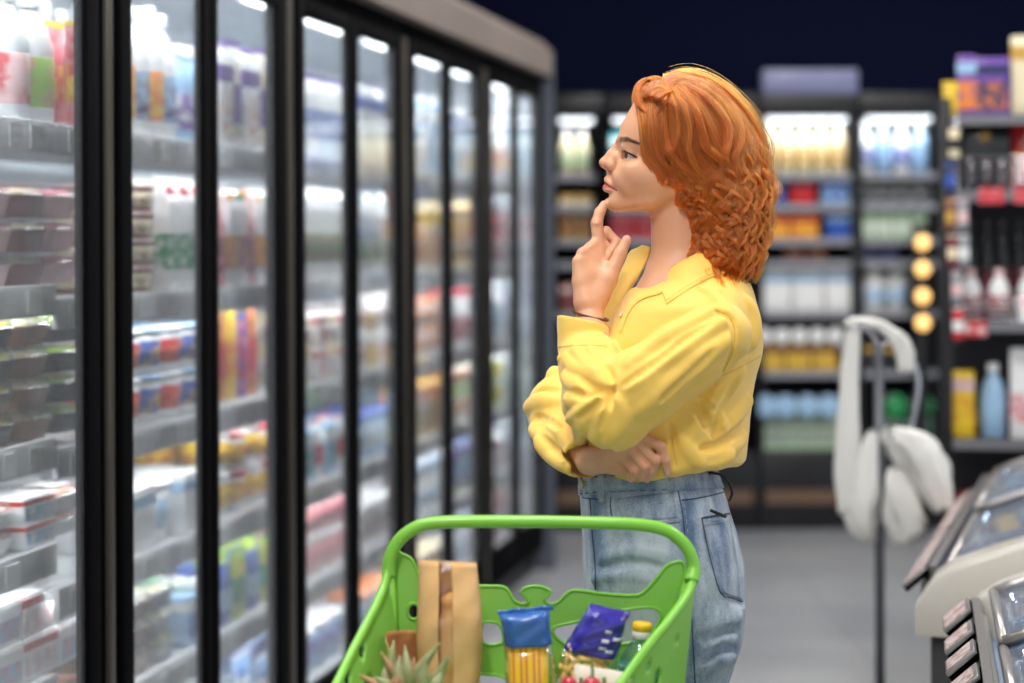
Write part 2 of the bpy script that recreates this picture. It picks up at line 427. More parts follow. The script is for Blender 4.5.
def describe(spec):
    k, w_, h_, body, top, lab = spec[:6]
    return {'bottle': f'{body} bottle with {top} cap', 'jug': f'{body} bottle with {top} cap', 'carton': f'{body} carton with {lab} band', 'tub': f'{body} tub with {top} lid',
            'tray': f'{body} tray with {top} food', 'box': f'{body} box with {top} stripe', 'pouch': f'{body} pouch with {lab} print'}[k]
DN = ['nearest door', 'leftmost door', 'second door', 'third door', 'fourth door', 'fifth door', 'sixth door', 'seventh door', 'eighth door', 'last door']
SN = ['top shelf', 'second shelf', 'third shelf', 'fourth shelf', 'fifth shelf', 'bottom shelf']
SD = 1.0
def row(case_k, door, shelf, specs, shelves, levels=1, detailed=False, depth=1, gap=.006, x0=None, x1=None, jit=.004, e0=.115):
    "goods laid side by side from x0 to x1 of one door's shelf, stacked levels high"
    s0 = S0 + (case_k - 1) * PW; a = .06 if door == 0 else PW / 2 + .01; c = PW / 2 - .01 if door == 0 else PW - .06
    if x0 is not None: a2 = a + (c - a) * x0; c = a + (c - a) * x1; a = a2
    x = a; i = 0; z = shelves[shelf]; dn = DN[case_k * 2 + door]; items = []
    while True:
        sp = specs[i % len(specs)]; w_ = sp[1]
        if x + w_ > c + .004: break
        items.append((sp, x + w_ / 2)); x += (w_ + gap) / (1 + .16 / DF); i += 1
    n_of = {}
    for sp, xx in items:
        n_of[sp] = n_of.get(sp, 0) + 1; q = ORD[n_of[sp] - 1]
        dd = sp[1] * (.8 if sp[0] == 'tray' else .6 if sp[0] == 'box' else .34 if sp[0] == 'pouch' else 1.)
        for dp in range(depth):
            for lv in range(levels):
                yy = e0 + dd / 2 + dp * (dd + .012) + R.uniform(0, jit)
                lvn = '' if levels == 1 else (' topmost' if lv == levels - 1 else ' lowest' if lv == 0 else ' middle' if levels == 3 else ' ' + ORD[lv] + '-up')
                dpn = '' if dp == 0 else ' in back' if dp == 1 else ' farthest back'
                lab = f'{q}{lvn} {describe(sp)}{dpn}, {SN[shelf]}, {dn}'
                lab = ' '.join(lab.split()[:99])
                sv = (s0 + xx) * (1 + .16 / DF)      # the slanting view into the case: goods stand a little farther along than the door
                if sv > S0 + 4 * PW - .12: continue
                o = put(sp, FW(sv, yy, z + lv * (sp[2] * (1.0 if sp[0] != 'tub' else .99))), FA + R.uniform(-.05, .05), lab,
                        f'{describe(sp)} on the {SN[shelf]} behind the {dn}', detailed)
B = lambda *a: a
# case 0, right door (left edge of the photo)
A = SH_A
row(0, 1, 0, [B('bottle', .105, .27, 'white', 'white', 'pale pink', 'red'), B('jug', .105, .27, 'white', 'white', 'lime', 'pink')], A, 1, True, 2, x0=.25, x1=.72)
row(0, 1, 0, [B('pouch', .10, .22, 'pink', 'yellow', 'red', 'red'), B('pouch', .085, .20, 'pink', 'green', 'green', 'pale pink')], A, 1, True, 2, x0=.72, x1=1.0)
row(0, 1, 1, [B('tray', .15, .068, 'pale pink', 'pink', 'maroon'), B('tray', .15, .068, 'maroon', 'cream', 'pink')], A, 3, True, 1)
row(0, 1, 2, [B('tray', .16, .062, 'black', 'lime', 'yellow'), B('tray', .16, .062, 'brown', 'cream', 'green')], A, 4, True, 1)
row(0, 1, 3, [B('tray', .155, .05, 'white', 'orange', 'white'), B('box', .15, .05, 'white', 'red', 'pale blue', 'white')], A, 2, True, 1)
row(0, 1, 4, [B('box', .155, .085, 'white', 'white', 'pale blue', 'pink'), B('box', .155, .085, 'white', 'red', 'pale pink', 'white')], A, 2, True, 1)
row(0, 1, 5, [B('tray', .17, .052, 'black', 'brown', 'orange'), B('tray', .17, .052, 'maroon', 'cream', 'white')], A, 4, True, 1)
row(0, 0, 2, [B('tray', .16, .062, 'black', 'lime', 'yellow')], A, 3, True, 1, x0=.6, x1=1)
Bs = SH_B
# case 1 left door
row(1, 0, 0, [B('bottle', .078, .31, 'white', 'white', 'orange', 'yellow'), B('bottle', .078, .30, 'white', 'white', 'pale blue', 'navy')], Bs, 1, True, 3, x0=0, x1=.62)
row(1, 0, 0, [B('bottle', .07, .24, 'pale blue', 'white', 'purple', 'white')], Bs, 1, True, 3, x0=.64, x1=1)
row(1, 0, 1, [B('tub', .095, .062, 'brown', 'pale pink', 'cream')], Bs, 4, True, 2, x0=0, x1=.44)
row(1, 0, 1, [B('carton', .08, .27, 'white', 'red', 'green', 'white')], Bs, 1, True, 3, x0=.45, x1=1)
row(1, 0, 2, [B('tub', .12, .11, 'white', 'white', 'red', 'orange'), B('tub', .12, .11, 'white', 'pale blue', 'blue', 'yellow')], Bs, 2, True, 2)
row(1, 0, 3, [B('box', .16, .14, 'white', 'pale blue', 'white'), B('tub', .15, .14, 'white', 'white', 'pale blue')], Bs, 1, True, 3)
row(1, 0, 4, [B('tray', .15, .06, 'brown', 'grey', 'cream'), B('tray', .15, .06, 'grey', 'cream', 'green')], Bs, 3, True, 2, x0=0, x1=.62)
row(1, 0, 4, [B('box', .09, .12, 'pale blue', 'white', 'blue'), B('box', .09, .14, 'white', 'green', 'green')], Bs, 1, True, 3, x0=.62, x1=1)
row(1, 0, 5, [B('tub', .15, .13, 'blue', 'pale blue', 'white')], Bs, 1, False, 2)
# case 1 right door
row(1, 1, 0, [B('box', .10, .24, 'white', 'purple', 'white', 'orange'), B('pouch', .10, .27, 'white', 'purple', 'purple', 'yellow')], Bs, 1, True, 3)
row(1, 1, 1, [B('bottle', .07, .25, 'pink', 'orange', 'maroon'), B('carton', .07, .26, 'white', 'orange', 'orange', 'yellow'), B('carton', .07, .26, 'white', 'green', 'orange', 'purple')], Bs, 1, True, 3)
row(1, 1, 2, [B('pouch', .075, .21, 'purple', 'blue', 'red', 'pink'), B('pouch', .075, .24, 'orange', 'red', 'red', 'brown'), B('pouch', .08, .25, 'yellow', 'yellow', 'orange', 'yellow')], Bs, 1, True, 1, x0=.08, x1=.9, e0=.16)
row(1, 1, 2, [B('bottle', .05, .20, 'blue', 'white', 'teal')], Bs, 1, True, 1, x0=.9, x1=1)
row(1, 1, 3, [B('tub', .13, .11, 'white', 'white', 'yellow', 'red'), B('tub', .10, .10, 'white', 'red', 'yellow', 'orange')], Bs, 2, True, 2)
row(1, 1, 4, [B('pouch', .11, .15, 'blue', 'pale blue', 'pale blue', 'blue'), B('pouch', .11, .17, 'lime', 'green', 'green', 'yellow')], Bs, 1, True, 3)
row(1, 1, 5, [B('pouch', .15, .13, 'pale blue', 'white', 'white', 'blue'), B('tray', .15, .07, 'white', 'white', 'pale blue')], Bs, 1, False, 2)
# the farther cases
spec2 = {
 (2, 0): [[B('pouch', .12, .24, 'white', 'purple', 'pale blue', 'white')], [B('carton', .075, .27, 'white', 'white', 'green', 'red')], [B('tub', .12, .10, 'cream', 'cream', 'white', 'brown'), B('box', .10, .10, 'white', 'pink', 'pink')],
          [B('box', .10, .15, 'pale blue', 'white', 'teal'), B('pouch', .10, .16, 'white', 'red', 'red')], [B('tub', .12, .11, 'pale pink', 'white', 'pink')], [B('tub', .14, .13, 'pale blue', 'white', 'purple')]],
 (2, 1): [[B('box', .11, .25, 'white', 'blue', 'white', 'pale green')], [B('carton', .075, .27, 'white', 'green', 'green'), B('carton', .075, .25, 'white', 'white', 'pale green')], [B('tub', .13, .12, 'white', 'white', 'pale pink'), B('tub', .13, .10, 'cream', 'white', 'gold')],
          [B('tub', .12, .14, 'pale blue', 'blue', 'white')], [B('box', .11, .13, 'white', 'white', 'brown')], [B('tub', .14, .13, 'white', 'orange', 'pale blue')]],
 (3, 0): [[B('bottle', .08, .28, 'white', 'white', 'pale blue'), B('box', .09, .26, 'pale blue', 'white', 'white')], [B('box', .10, .24, 'cream', 'yellow', 'orange'), B('bottle', .07, .24, 'white', 'orange', 'orange')], [B('tub', .11, .10, 'white', 'orange', 'orange')],
          [B('box', .10, .18, 'gold', 'orange', 'brown')], [B('tub', .12, .11, 'white', 'white', 'pale blue')], [B('box', .11, .14, 'cream', 'brown', 'gold')]],
 (3, 1): [[B('box', .10, .26, 'white', 'blue', 'blue')], [B('carton', .08, .26, 'yellow', 'white', 'cream'), B('carton', .08, .26, 'cream', 'orange', 'orange')], [B('bottle', .07, .22, 'white', 'red', 'pink')],
          [B('tub', .12, .12, 'white', 'lime', 'orange')], [B('tub', .12, .10, 'pale green', 'blue', 'purple')], [B('tub', .14, .12, 'white', 'white', 'pale blue')]],
 (4, 0): [[B('bottle', .08, .27, 'white', 'pale pink', 'red')], [B('box', .10, .25, 'maroon', 'pink', 'pink')], [B('bottle', .07, .24, 'white', 'white', 'pale blue')],
          [B('tub', .12, .10, 'lime', 'white', 'yellow')], [B('box', .12, .15, 'white', 'maroon', 'pink')], [B('box', .12, .12, 'pale pink', 'white', 'brown')]],
 (4, 1): [[B('bottle', .08, .27, 'white', 'green', 'pale green')], [B('box', .10, .25, 'pale green', 'white', 'white')], [B('carton', .08, .24, 'cream', 'white', 'cream')],
          [B('tub', .12, .11, 'white', 'pale pink', 'red')], [B('tub', .12, .10, 'purple', 'white', 'white')], [B('tub', .12, .12, 'white', 'grey', 'pale blue')]],
}
for (ck, dr), rows in spec2.items():
    for si, sp in enumerate(rows):
        hh = max(q[2] for q in sp); room = .26 if si else .30
        row(ck, dr, si, sp, Bs, max(1, int(room / hh)) if hh < .13 else 1, ck == 2 and si < 5, 2, gap=.008)
# ---------------------------------------------------------------- back wall coolers
m_blk = mat('black_cooler', rgb(20, 20, 24), .4)
m_bsh = mat('dark_shelf', rgb(44, 46, 52), .4)
m_bin = mat('cooler_liner', rgb(46, 50, 62), .6)
m_chr = mat('chrome', rgb(200, 200, 204), .22, metal=1)
YB = 9.7
def bx_(px): return (px - CX) * YB / F
def bz_(py): return CAMZ + (HY - py) * YB / F
BR = [175, 206, 240, 263, 313, 373, 450]                  # shelf heights in the photo
bays = [(550, 604, 'half hidden next to the freezer row end'), (604, 758, 'mostly hidden behind the woman'), (758, 858, 'just right of the woman'), (858, 943, 'left of the shelving with bottles')]
for i, (p0, p1, where) in enumerate(bays):
    x0, x1 = bx_(p0), bx_(p1); L = x1 - x0
    t = thing('wall_cooler', 'black multideck cooler bay on the back wall, ' + where, 'cooler', (x0, YB, 0), 0, 'coolers on the back wall')
    b = MB(); b.box(0.002, L - .002, .62, .68, .1, bz_(112), m_bin); b.box(.002, .03, .02, .62, .1, bz_(112), m_blk); b.box(L - .03, L - .002, .02, .62, .1, bz_(112), m_blk)
    b.build('cabinet', t)
    b = MB(); b.box(0.002, L - .002, 0, .68, 0, bz_(452), m_blk, .01); b.build('base', t)
    MB().box(.03, L - .03, -.012, 0, bz_(505), bz_(491), mat('bronze_strip', rgb(128, 104, 84), .35, metal=.4)).build('bumper_strip', t)
    MB().box(0.002, L - .002, -.02, .68, bz_(118), bz_(94), m_blk, .01).build('fascia', t)
    MB().tube([(.05, .03, bz_(120)), (L - .05, .03, bz_(120))], .012, mat('cool_led', (1, 1, 1), .5, emit=(.85, .93, 1), es=1.6), 8).build('led_tube', t)
    for py in BR[:-1]:
        z = bz_(py); sh = MB().box(.03, L - .03, .02, .60, z - .018, z, m_bsh).build('shelf', t)
        MB().box(.03, L - .03, .005, .02, z - .03, z + .004, mat('pale_rail', rgb(150, 152, 160), .4)).build('price_rail', sh)
    area('cooler_light', t, (L / 2, .02, bz_(122)), (math.radians(30), 0, 0), L - .06, .04, 3.2 * CASE_S * L, (.9, .95, 1))
    for gx in ((.016, L - .016) if i < 2 else ()):
        MB().box(gx - .014, gx + .014, -.03, .0, bz_(450), bz_(118), m_frame).build('door_frame', t)
def tin(w, h, body, lid, lab, lab2=None):  # disc added to give the bright highlights of bottle caps
    "a bottle cap highlight given as a solid disc, its round face towards the aisle"
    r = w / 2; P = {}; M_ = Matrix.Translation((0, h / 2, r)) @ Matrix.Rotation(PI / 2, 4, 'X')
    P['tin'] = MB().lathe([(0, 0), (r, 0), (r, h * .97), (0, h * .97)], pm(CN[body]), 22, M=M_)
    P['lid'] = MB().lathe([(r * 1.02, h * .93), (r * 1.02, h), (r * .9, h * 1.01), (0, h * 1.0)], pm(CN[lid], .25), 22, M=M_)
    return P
KINDS['tin'] = tin; KN['tin'] = ('round_glint', 'tin')
def desc2(sp):
    return f'{sp[3]} glint disc with {sp[4]} round lid' if sp[0] == 'tin' else describe(sp)
BN = ['top', 'second', 'third', 'fourth', 'fifth', 'sixth', 'lowest']
def brow(p0, p1, shelf, specs, levels=1, y=.05, gap=.01, where='back wall cooler'):
    x = bx_(p0); i = 0; cnt = {}
    while True:
        sp = specs[i % len(specs)]
        if x + sp[1] > bx_(p1) + .01: break
        cnt[sp] = cnt.get(sp, 0) + 1
        d = {'tray': .8, 'box': .6, 'pouch': .34}.get(sp[0], 1.) * sp[1]
        if sp[0] == 'tin': d = sp[2]
        for lv in range(levels):
            side = 'right of the woman' if p0 > 740 else 'left of the woman'
            lvn = '' if levels == 1 else [' lowest', ' upper'][min(lv, 1)]
            put(sp, (x + sp[1] / 2, YB + y + d / 2, bz_(BR[shelf]) + .001 + lv * sp[2 if sp[0] != 'tin' else 1] * 1.005), 0,
                f'{ORD[cnt[sp]-1]}{lvn} {desc2(sp)}, {BN[shelf]} row, {where} {side}', f'{desc2(sp)}, {BN[shelf]} row {where} {side}', False)
        x += sp[1] + gap; i += 1
brow(764, 856, 0, [B('bottle', .075, .26, 'cream', 'white', 'gold', 'cream')])
brow(860, 940, 0, [B('bottle', .08, .25, 'white', 'white', 'blue', 'white'), B('bottle', .08, .25, 'pale blue', 'white', 'pale blue', 'blue')])
brow(764, 790, 1, [B('box', .11, .12, 'blue', 'navy', 'blue')]); brow(792, 822, 1, [B('box', .12, .12, 'red', 'maroon', 'red')]); brow(824, 856, 1, [B('box', .13, .12, 'pale blue', 'blue', 'blue')])
brow(860, 940, 1, [B('box', .08, .09, 'grey', 'black', 'black')])
brow(764, 826, 2, [B('box', .13, .12, 'orange', 'red', 'orange', 'yellow')]); brow(828, 856, 2, [B('box', .12, .12, 'blue', 'pale blue', 'blue')])
brow(861, 940, 2, [B('carton', .075, .15, 'pale green', 'green', 'white')])
brow(785, 835, 3, [B('pouch', .10, .10, 'brown', 'black', 'brown')]); brow(861, 912, 3, [B('box', .09, .08, 'navy', 'black', 'navy')])
brow(761, 856, 4, [B('box', .15, .20, 'white', 'pale blue', 'white')]); brow(866, 912, 4, [B('jug', .10, .22, 'white', 'white', 'pale blue')])
brow(760, 856, 5, [B('box', .12, .13, 'gold', 'brown', 'gold', 'yellow')]); brow(861, 912, 5, [B('box', .11, .13, 'black', 'gold', 'black')])
for p0, p1, sp in ((760, 856, B('tin', .075, .09, 'grey', 'white', 'white')), ):  # pale discs standing in for glints on silvery caps
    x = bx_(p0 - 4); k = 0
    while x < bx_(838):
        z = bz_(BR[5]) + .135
        put(sp, (x + .04, YB + .06, z), 0, f'{ORD[k]} silvery disc added as cap glint on the gold boxes, back wall cooler', 'silvery cap glint discs on the gold boxes', False); x += .086; k += 1
brow(758, 836, 6, [B('tin', .10, .10, 'grey', 'pale blue', 'white')]) if False else None
for nm, xs, lid in (('pale', (765, 785, 807, 828), 'white'), ('green', (895, 921), 'green')):  # pale and green discs added as bottle cap highlights
    for k, px in enumerate(xs):
        z0 = bz_(452)
        put(B('box', .115, .16, 'green' if nm == 'green' else 'pale green', 'grey', 'grey'), (bx_(px), YB + .08, z0), 0, f'{ORD[k]} greyish box carrying a {nm} glint disc, bottom of back wall cooler', 'greyish boxes at the bottom of the back cooler', False)
        put(B('tin', .105, .10, 'grey', lid if nm == 'green' else 'pale blue', 'white'), (bx_(px), YB + .03, z0 + .165), 0, f'{ORD[k]} added cap glint disc with {nm} lid on the lowest back cooler shelf', f'cap glint discs with {nm} lids', False)
# left of the woman and behind her
brow(560, 594, 0, [B('bottle', .07, .22, 'cream', 'white', 'pale green')]); brow(560, 594, 2, [B('box', .075, .22, 'gold', 'cream', 'brown')]); brow(560, 594, 4, [B('box', .08, .14, 'brown', 'pale pink', 'maroon')])
brow(610, 752, 0, [B('box', .09, .2, 'teal', 'white', 'pale blue'), B('box', .09, .2, 'pale blue', 'cream', 'yellow')]); brow(610, 752, 2, [B('box', .12, .15, 'red', 'pink', 'maroon')]); brow(610, 752, 4, [B('box', .12, .2, 'navy', 'grey', 'navy')])
brow(560, 594, 5, [B('box', .08, .14, 'grey', 'black', 'black')]); brow(610, 752, 5, [B('box', .1, .14, 'black', 'grey', 'black')])
# light box sign above the cooler
b = MB(); b.box(bx_(762), bx_(858), YB - .03, YB + .05, bz_(96), bz_(71), mat('sign_face', rgb(120, 122, 156), .3), .01)
tag(b.build('hanging_sign'), 'pale lavender sign panel above the back wall cooler', 'sign')
# column with warm globe lamps
t = thing('lamp_post', 'dark post with four round warm lamps beside the back cooler', 'lamp', (bx_(915), YB - .12, 0))
MB().box(-.03, .03, -.02, .04, 0, bz_(225), m_blk, .005).build('post', t)
m_warm = mat('warm_globe', (1, .7, .3), .4, emit=(1, .55, .16), es=1.5)
for py in (244, 270, 297, 323):
    MB().lathe([(0, -.036), (.022, -.028), (.036, 0), (.022, .028), (0, .036)], m_warm, 16, M=Matrix.Translation((0, -.055, bz_(py)))).build('globe', t)

# ---------------------------------------------------------------- shelving rack at the right
YR = 6.45
def rx(px): return (px - CX) * YR / F
RO = Vector((rx(946), YR, 0)); RM = Matrix.Translation(RO) @ Matrix.Rotation(-TH, 4, 'Z') @ Matrix.Translation(-RO)
def rz_(py): return CAMZ + (HY - py) * YR / F
t = thing('shelving_rack', 'dark metal shelving rack with wire fronts at the right edge', 'shelving', (rx(946), YR, 0), -TH)
RL = rx(1130) - rx(946)
for x in (0, RL):
    for y in (0, .45): MB().box(x - .018, x + .018, y - .018, y + .018, 0, rz_(100), m_blk, .003).build('post', t)
for py in (118, 194, 324, 441, 560, 700):
    z = rz_(py); sh = MB().box(.02, RL - .02, -.0, .46, z - .024, z, m_bsh).build('shelf', t)
    MB().box(.02, RL - .02, -.016, -.001, z - .03, z + .003, mat('rail_grey', rgb(120, 120, 126), .4)).build('price_rail', sh)
MB().box(.02, RL - .02, .462, .47, .05, rz_(110), mat('rack_back', rgb(30, 30, 36), .6)).build('back_panel', t)
for z0, z1 in ((192, 160), (322, 300)):
    b = MB()
    for k in range(5): zz = rz_(z0 - (z0 - z1) * k / 4); b.tube([(.03, -.012, zz), (RL - .03, -.012, zz)], .0045, m_chr, 6)
    for k in range(12): xx = .03 + (RL - .06) * k / 11; b.tube([(xx, -.012, rz_(z0)), (xx, -.012, rz_(z1))], .003, m_chr, 6)
    b.build('wire_front', t)
def rput(sp, px, py, y, label, group=None): return put(sp, RM @ Vector((rx(px), YR + y, rz_(py) + .001)), -TH, label, group, True)
def inrack(b): b.v = [tuple(RM @ Vector(v)) for v in b.v]; return b
rput(B('box', .125, .19, 'purple', 'navy', 'navy', 'orange'), 990, 118, .1, 'purple box with navy front standing on top of the right rack')
rput(B('box', .06, .2, 'purple', 'pale blue', 'orange', 'purple'), 967, 118, .08, 'narrow lavender box with orange patch on top of the right rack')
rput(B('pouch', .05, .11, 'yellow', 'yellow', 'yellow', 'gold'), 951, 118, .06, 'small yellow pouch on the left end of the right rack top')
rput(B('box', .12, .26, 'cream', 'gold', 'cream'), 1030, 118, .12, 'cream box at the far right of the rack top')
rput(B('box', .14, .20, 'black', 'black', 'black'), 987, 194, .12, 'black box with round gold emblem behind the wire front')
b = MB().lathe([(0, 0), (.018, 0), (.018, .002), (0, .002)], pm(CN['gold']), 18, M=Matrix.Translation((rx(985), YR + .075, rz_(138))) @ Matrix.Rotation(PI / 2, 4, 'X'))
tag(inrack(b).build('gold_sticker'), 'round gold sticker on the black box behind the wire', 'sticker')
rput(B('pouch', .11, .22, 'red', 'red', 'orange', 'red'), 1028, 194, .12, 'red pouch beside the black box behind the wire front')
for k, px in enumerate((960, 976, 992, 1008, 1024)):
    rput(B('bottle', .046, .34 - .0, 'black', 'black', 'maroon'), px + 12, 324, .22, f'{ORD[k]} tall black bottle in the row behind the white ones', 'black bottles behind the white ones')
for k, px in enumerate((970, 998, 1026)):
    rput(B('bottle', .068, .17, 'white', 'pale pink', 'pale pink', 'red'), px, 324, .05, f'{ORD[k]} white bottle with pink label in front of the black bottles', 'white bottles in front of the black ones')
for k, px in enumerate((962, 980, 998)):
    rput(B('box', .045, .06, 'gold', 'brown', 'gold', 'brown'), px, 441, .30, f'{ORD[k]} small gold box at the back of the third rack shelf', 'small gold boxes')
rput(B('box', .08, .215, 'yellow', 'pale pink', 'yellow', 'orange'), 961, 441, .08, 'tall yellow box on the third shelf of the right rack')
rput(B('bottle', .08, .24, 'pale blue', 'white', 'pale blue', 'pale blue'), 992, 441, .08, 'pale blue bottle with white cap beside the tall yellow box')
rput(B('carton', .08, .29, 'white', 'white', 'pink', 'white'), 1021, 441, .08, 'white carton with pink band at the right rack edge')
for k, px in enumerate((970, 1000, 1030)):
    rput(B('tub', .08, .2, 'pale pink' if k == 0 else 'maroon', 'red', 'cream' if k == 0 else 'brown', 'white'), px, 560, .1,
         ['pale tub with red lid', 'maroon tub with red lid', 'maroon tub half out of frame'][k] + ' on the fourth shelf of the right rack')
for k, (px, py, c_, c2) in enumerate([(950, 196, 'navy', 'blue'), (954, 160, 'cream', 'black'), (950, 232, 'brown', 'gold'), (962, 232, 'grey', 'pale pink'), (952, 268, 'maroon', 'cream'), (963, 268, 'grey', 'white'), (956, 304, 'grey', 'pale pink'), (957, 340, 'red', 'white')]):
    rput(B('pouch', .035, .095, c_, c2, c2, c_), px, py, -.055 if k else -.055, f'{c_} sachet with {c2} print hanging on the left rack post, {ORD[k]} down', 'sachets hanging on the rack post')
tag(inrack(MB().tube([(rx(956), YR - .03, rz_(345)), (rx(956), YR - .03, rz_(120))], .004, m_chr, 6)).build('hanging_strip'), 'thin steel strip of sachets at the left end of the rack', 'merchandising strip')
for k, px in enumerate((990, 1024)):
    b = MB().box(rx(px) - .04, rx(px) + .04, YR - .024, YR - .018, rz_(206), rz_(190), pm(CN['red'], c2=CN['pink'], ms=60))
    tag(inrack(b).build('shelf_ticket'), f'{["left", "right"][k]} pink red shelf ticket under the wire front', 'price ticket', 'pink red shelf tickets')
b = MB().box(rx(974) - .035, rx(974) + .035, YR - .024, YR - .018, rz_(338), rz_(322), pm(CN['red'], c2=CN['white'], ms=60))
tag(inrack(b).build('shelf_ticket'), 'red shelf ticket below the white pink labelled bottles', 'price ticket')

# ---------------------------------------------------------------- chest freezers
m_cream = mat('cream_moulding', rgb(190, 185, 176), .35, coat=.3)
m_char = mat('charcoal_panel', rgb(58, 56, 56), .6)
m_alu = mat('brushed_aluminium', rgb(176, 172, 170), .35, metal=.8)
m_lidg = clear('tinted_lid_glass', (.72, .82, .95), .12, haze=.10, rough=.05)
m_bin2 = mat('chest_liner', rgb(150, 160, 182), .5)
m_tagp = mat('pinkish_ticket', rgb(206, 192, 188), .5, mottle=rgb(164, 130, 130), mscale=70)
def lidz(x, h0, W_): return h0 + .125 * math.sin(PI * max(0, min(1, x / W_)))
def chest(name, label, loc, rot, L, W_, h0, goods_cols, glasstint, tags):
    t = thing(name, label, 'freezer', loc, rot)
    b = MB(); b.box(.03, W_ - .03, 0.02, L - .02, 0.04, h0 - .09, m_char, .01); b.build('body', t)
    b = MB(); b.box(.06, W_ - .06, .05, L - .05, 0, .04, m_blk); b.build('plinth', t)
    # hood mouldings at both ends and the rims
    def hood(y0, y1, nm):
        n = 26; g = []
        for yy, dz in ((y0, -.10), (y0, -.01), (y0 + .012 * (1 if y1 > y0 else -1), 0), (y1, 0.004), (y1, -.10)):
            row = []
            for i in range(n):
                u = i / (n - 1); x = u * W_; z = lidz(x, h0 + .015, W_) - (.05 * (1 - min(1, u * 14)) ** 2 + .05 * (1 - min(1, (1 - u) * 14)) ** 2)
                row.append((x, yy, z + dz if dz > -.05 else h0 - .10))
            g.append(row)
        bb = MB(); bb.sheet(g, m_cream)
        bb.raw([p for p in g[0]], [tuple(range(n))], m_cream); bb.build(nm, t)
    hood(0, .12, 'end_moulding'); hood(L, L - .12, 'end_moulding')
    for x0, x1 in ((0, .05), (W_ - .05, W_)): MB().box(x0, x1, .12, L - .12, h0 - .10, h0 + .0, m_cream, .012).build('side_rim', t)
    b = MB(); b.box(.05, W_ - .05, .1, L - .1, h0 - .06, h0 - .05, m_bin2); b.build('liner', t)
    # two curved sliding lids
    for k in range(2):
        y0, y1 = (.125, L / 2 + .015) if k == 0 else (L / 2 - .015, L - .125); dz = .0 if k == 0 else .012
        def pt(u, y, o=0): x = .06 + u * (W_ - .12); return (x, y, lidz(x, h0 + dz + o, W_))
        g = [[pt(i / 19, y0 + (y1 - y0) * j / 3) for j in range(4)] for i in range(20)]
        lid = MB().sheet(g, m_lidg, True, .004).build('glass_lid', t)
        f = MB()
        for yy in (y0, y1): f.tube([pt(i / 19, yy, .004) for i in range(20)], .011, m_alu, 8)
        for u in (0, 1): f.tube([pt(u, y0, .004), pt(u, y1, .004)], .010, m_alu, 8)
        f.build('lid_frame', lid)
    # ticket holders along the aisle edge
    rl = MB().box(.018, .034, .12, L - .12, h0 - .005, h0 + .03, mat('holder_rail', rgb(96, 92, 92), .4)).build('ticket_rail', t)
    for y0, y1, dark in tags:
        M_ = Matrix.Translation((.0, 0, h0 + .012)) @ Matrix.Rotation(math.radians(-42), 4, 'Y')
        b = MB(); b.box(-.045, .02, y0, y1, 0, .008, m_alu, .001, M=M_); b.box(-.045, .02, y0, y1, -.01, 0, m_gasket, M=M_)
        n = max(1, round((y1 - y0) / .07))
        for q in range(n): a = y0 + (y1 - y0) * (q + .08) / n; c = y0 + (y1 - y0) * (q + .92) / n; b.box(-.04, .012, a, c, .008, .0095, m_tagp, M=M_)
        b.build('ticket_holder', t)
    return t
A2 = -math.atan2(.566, 1.84)
far = chest('chest_freezer', 'far chest freezer with cream end moulding and slanted glass lids', (.855, 4.26, 0), A2, 1.98, .92, .675, None, None, [(.10, .70, 0), (.78, 1.5, 0)])
near = chest('chest_freezer', 'near chest freezer with bluish glass lid in the lower right corner', (.672, 2.90, 0), -TH, 1.20, .92, .682, None, None, [(.18, .29, 0), (.36, .46, 0), (.56, .66, 0), (.74, .84, 0), (.95, 1.08, 0)])
def inchest(t, rot, lx, ly, z, spec, label, group):
    o = put(spec, Vector(t.location) + Matrix.Rotation(rot, 3, 'Z') @ Vector((lx, ly, z)), rot + R.uniform(-.3, .3), label, group, True)
    return o
cols = ['blue', 'yellow', 'pale blue', 'white', 'teal', 'blue', 'orange', 'pale blue']
for ti, (t, rot, h0, L) in enumerate(((far, A2, .675, 1.98), (near, -TH, .682, 1.20))):
    k = 0
    for iy in range(6 if ti == 0 else 4):
        for ix in range(4):
            c_ = cols[(iy * 3 + ix * 2 + ti) % 8]; ly = .28 + iy * (L - .5) / (5 if ti == 0 else 3); lx = .16 + ix * .19
            inchest(t, rot, lx, ly, h0 - .048, B('box', .13, .06, c_, 'white', 'pale blue', c_), f'{c_} frozen food box in the {["far", "near"][ti]} chest freezer, {ORD[iy]} row, {ORD[ix]} from the aisle',
                    f'frozen food boxes in the {["far", "near"][ti]} chest freezer')

# ---------------------------------------------------------------- bag stand
YS = 5.6
t = thing('bag_stand', 'slim grey floor stand in the aisle with white bags hanging from it', 'stand', (W(878, 0, YS).x, YS, 0))
m_pole = mat('grey_pole', rgb(96, 98, 104), .4, metal=.4)
MB().lathe([(0, 0), (.17, 0), (.17, .008), (.03, .02), (.0, .02)], m_pole, 28).build('base', t)
MB().lathe([(.014, .018), (.014, W(0, 345, YS).z), (0, W(0, 345, YS).z)], m_pole, 14).build('pole', t)
pz = W(0, 345, YS).z
MB().tube(catmull([(-.105, 0, pz - .02), (-.09, 0, pz + .035), (-.03, 0, pz + .04), (.0, 0, pz - .01)], 6), .008, m_chr, 8).build('hook', t)
MB().tube(catmull([(0, 0, pz - .012), (.06, 0, pz + .01), (.11, 0, pz - .10), (.09, 0, pz - .24)], 6), .008, m_chr, 8).build('hook', t)
m_bag = mat('white_film_bag', rgb(226, 224, 218), .35, sss=0)
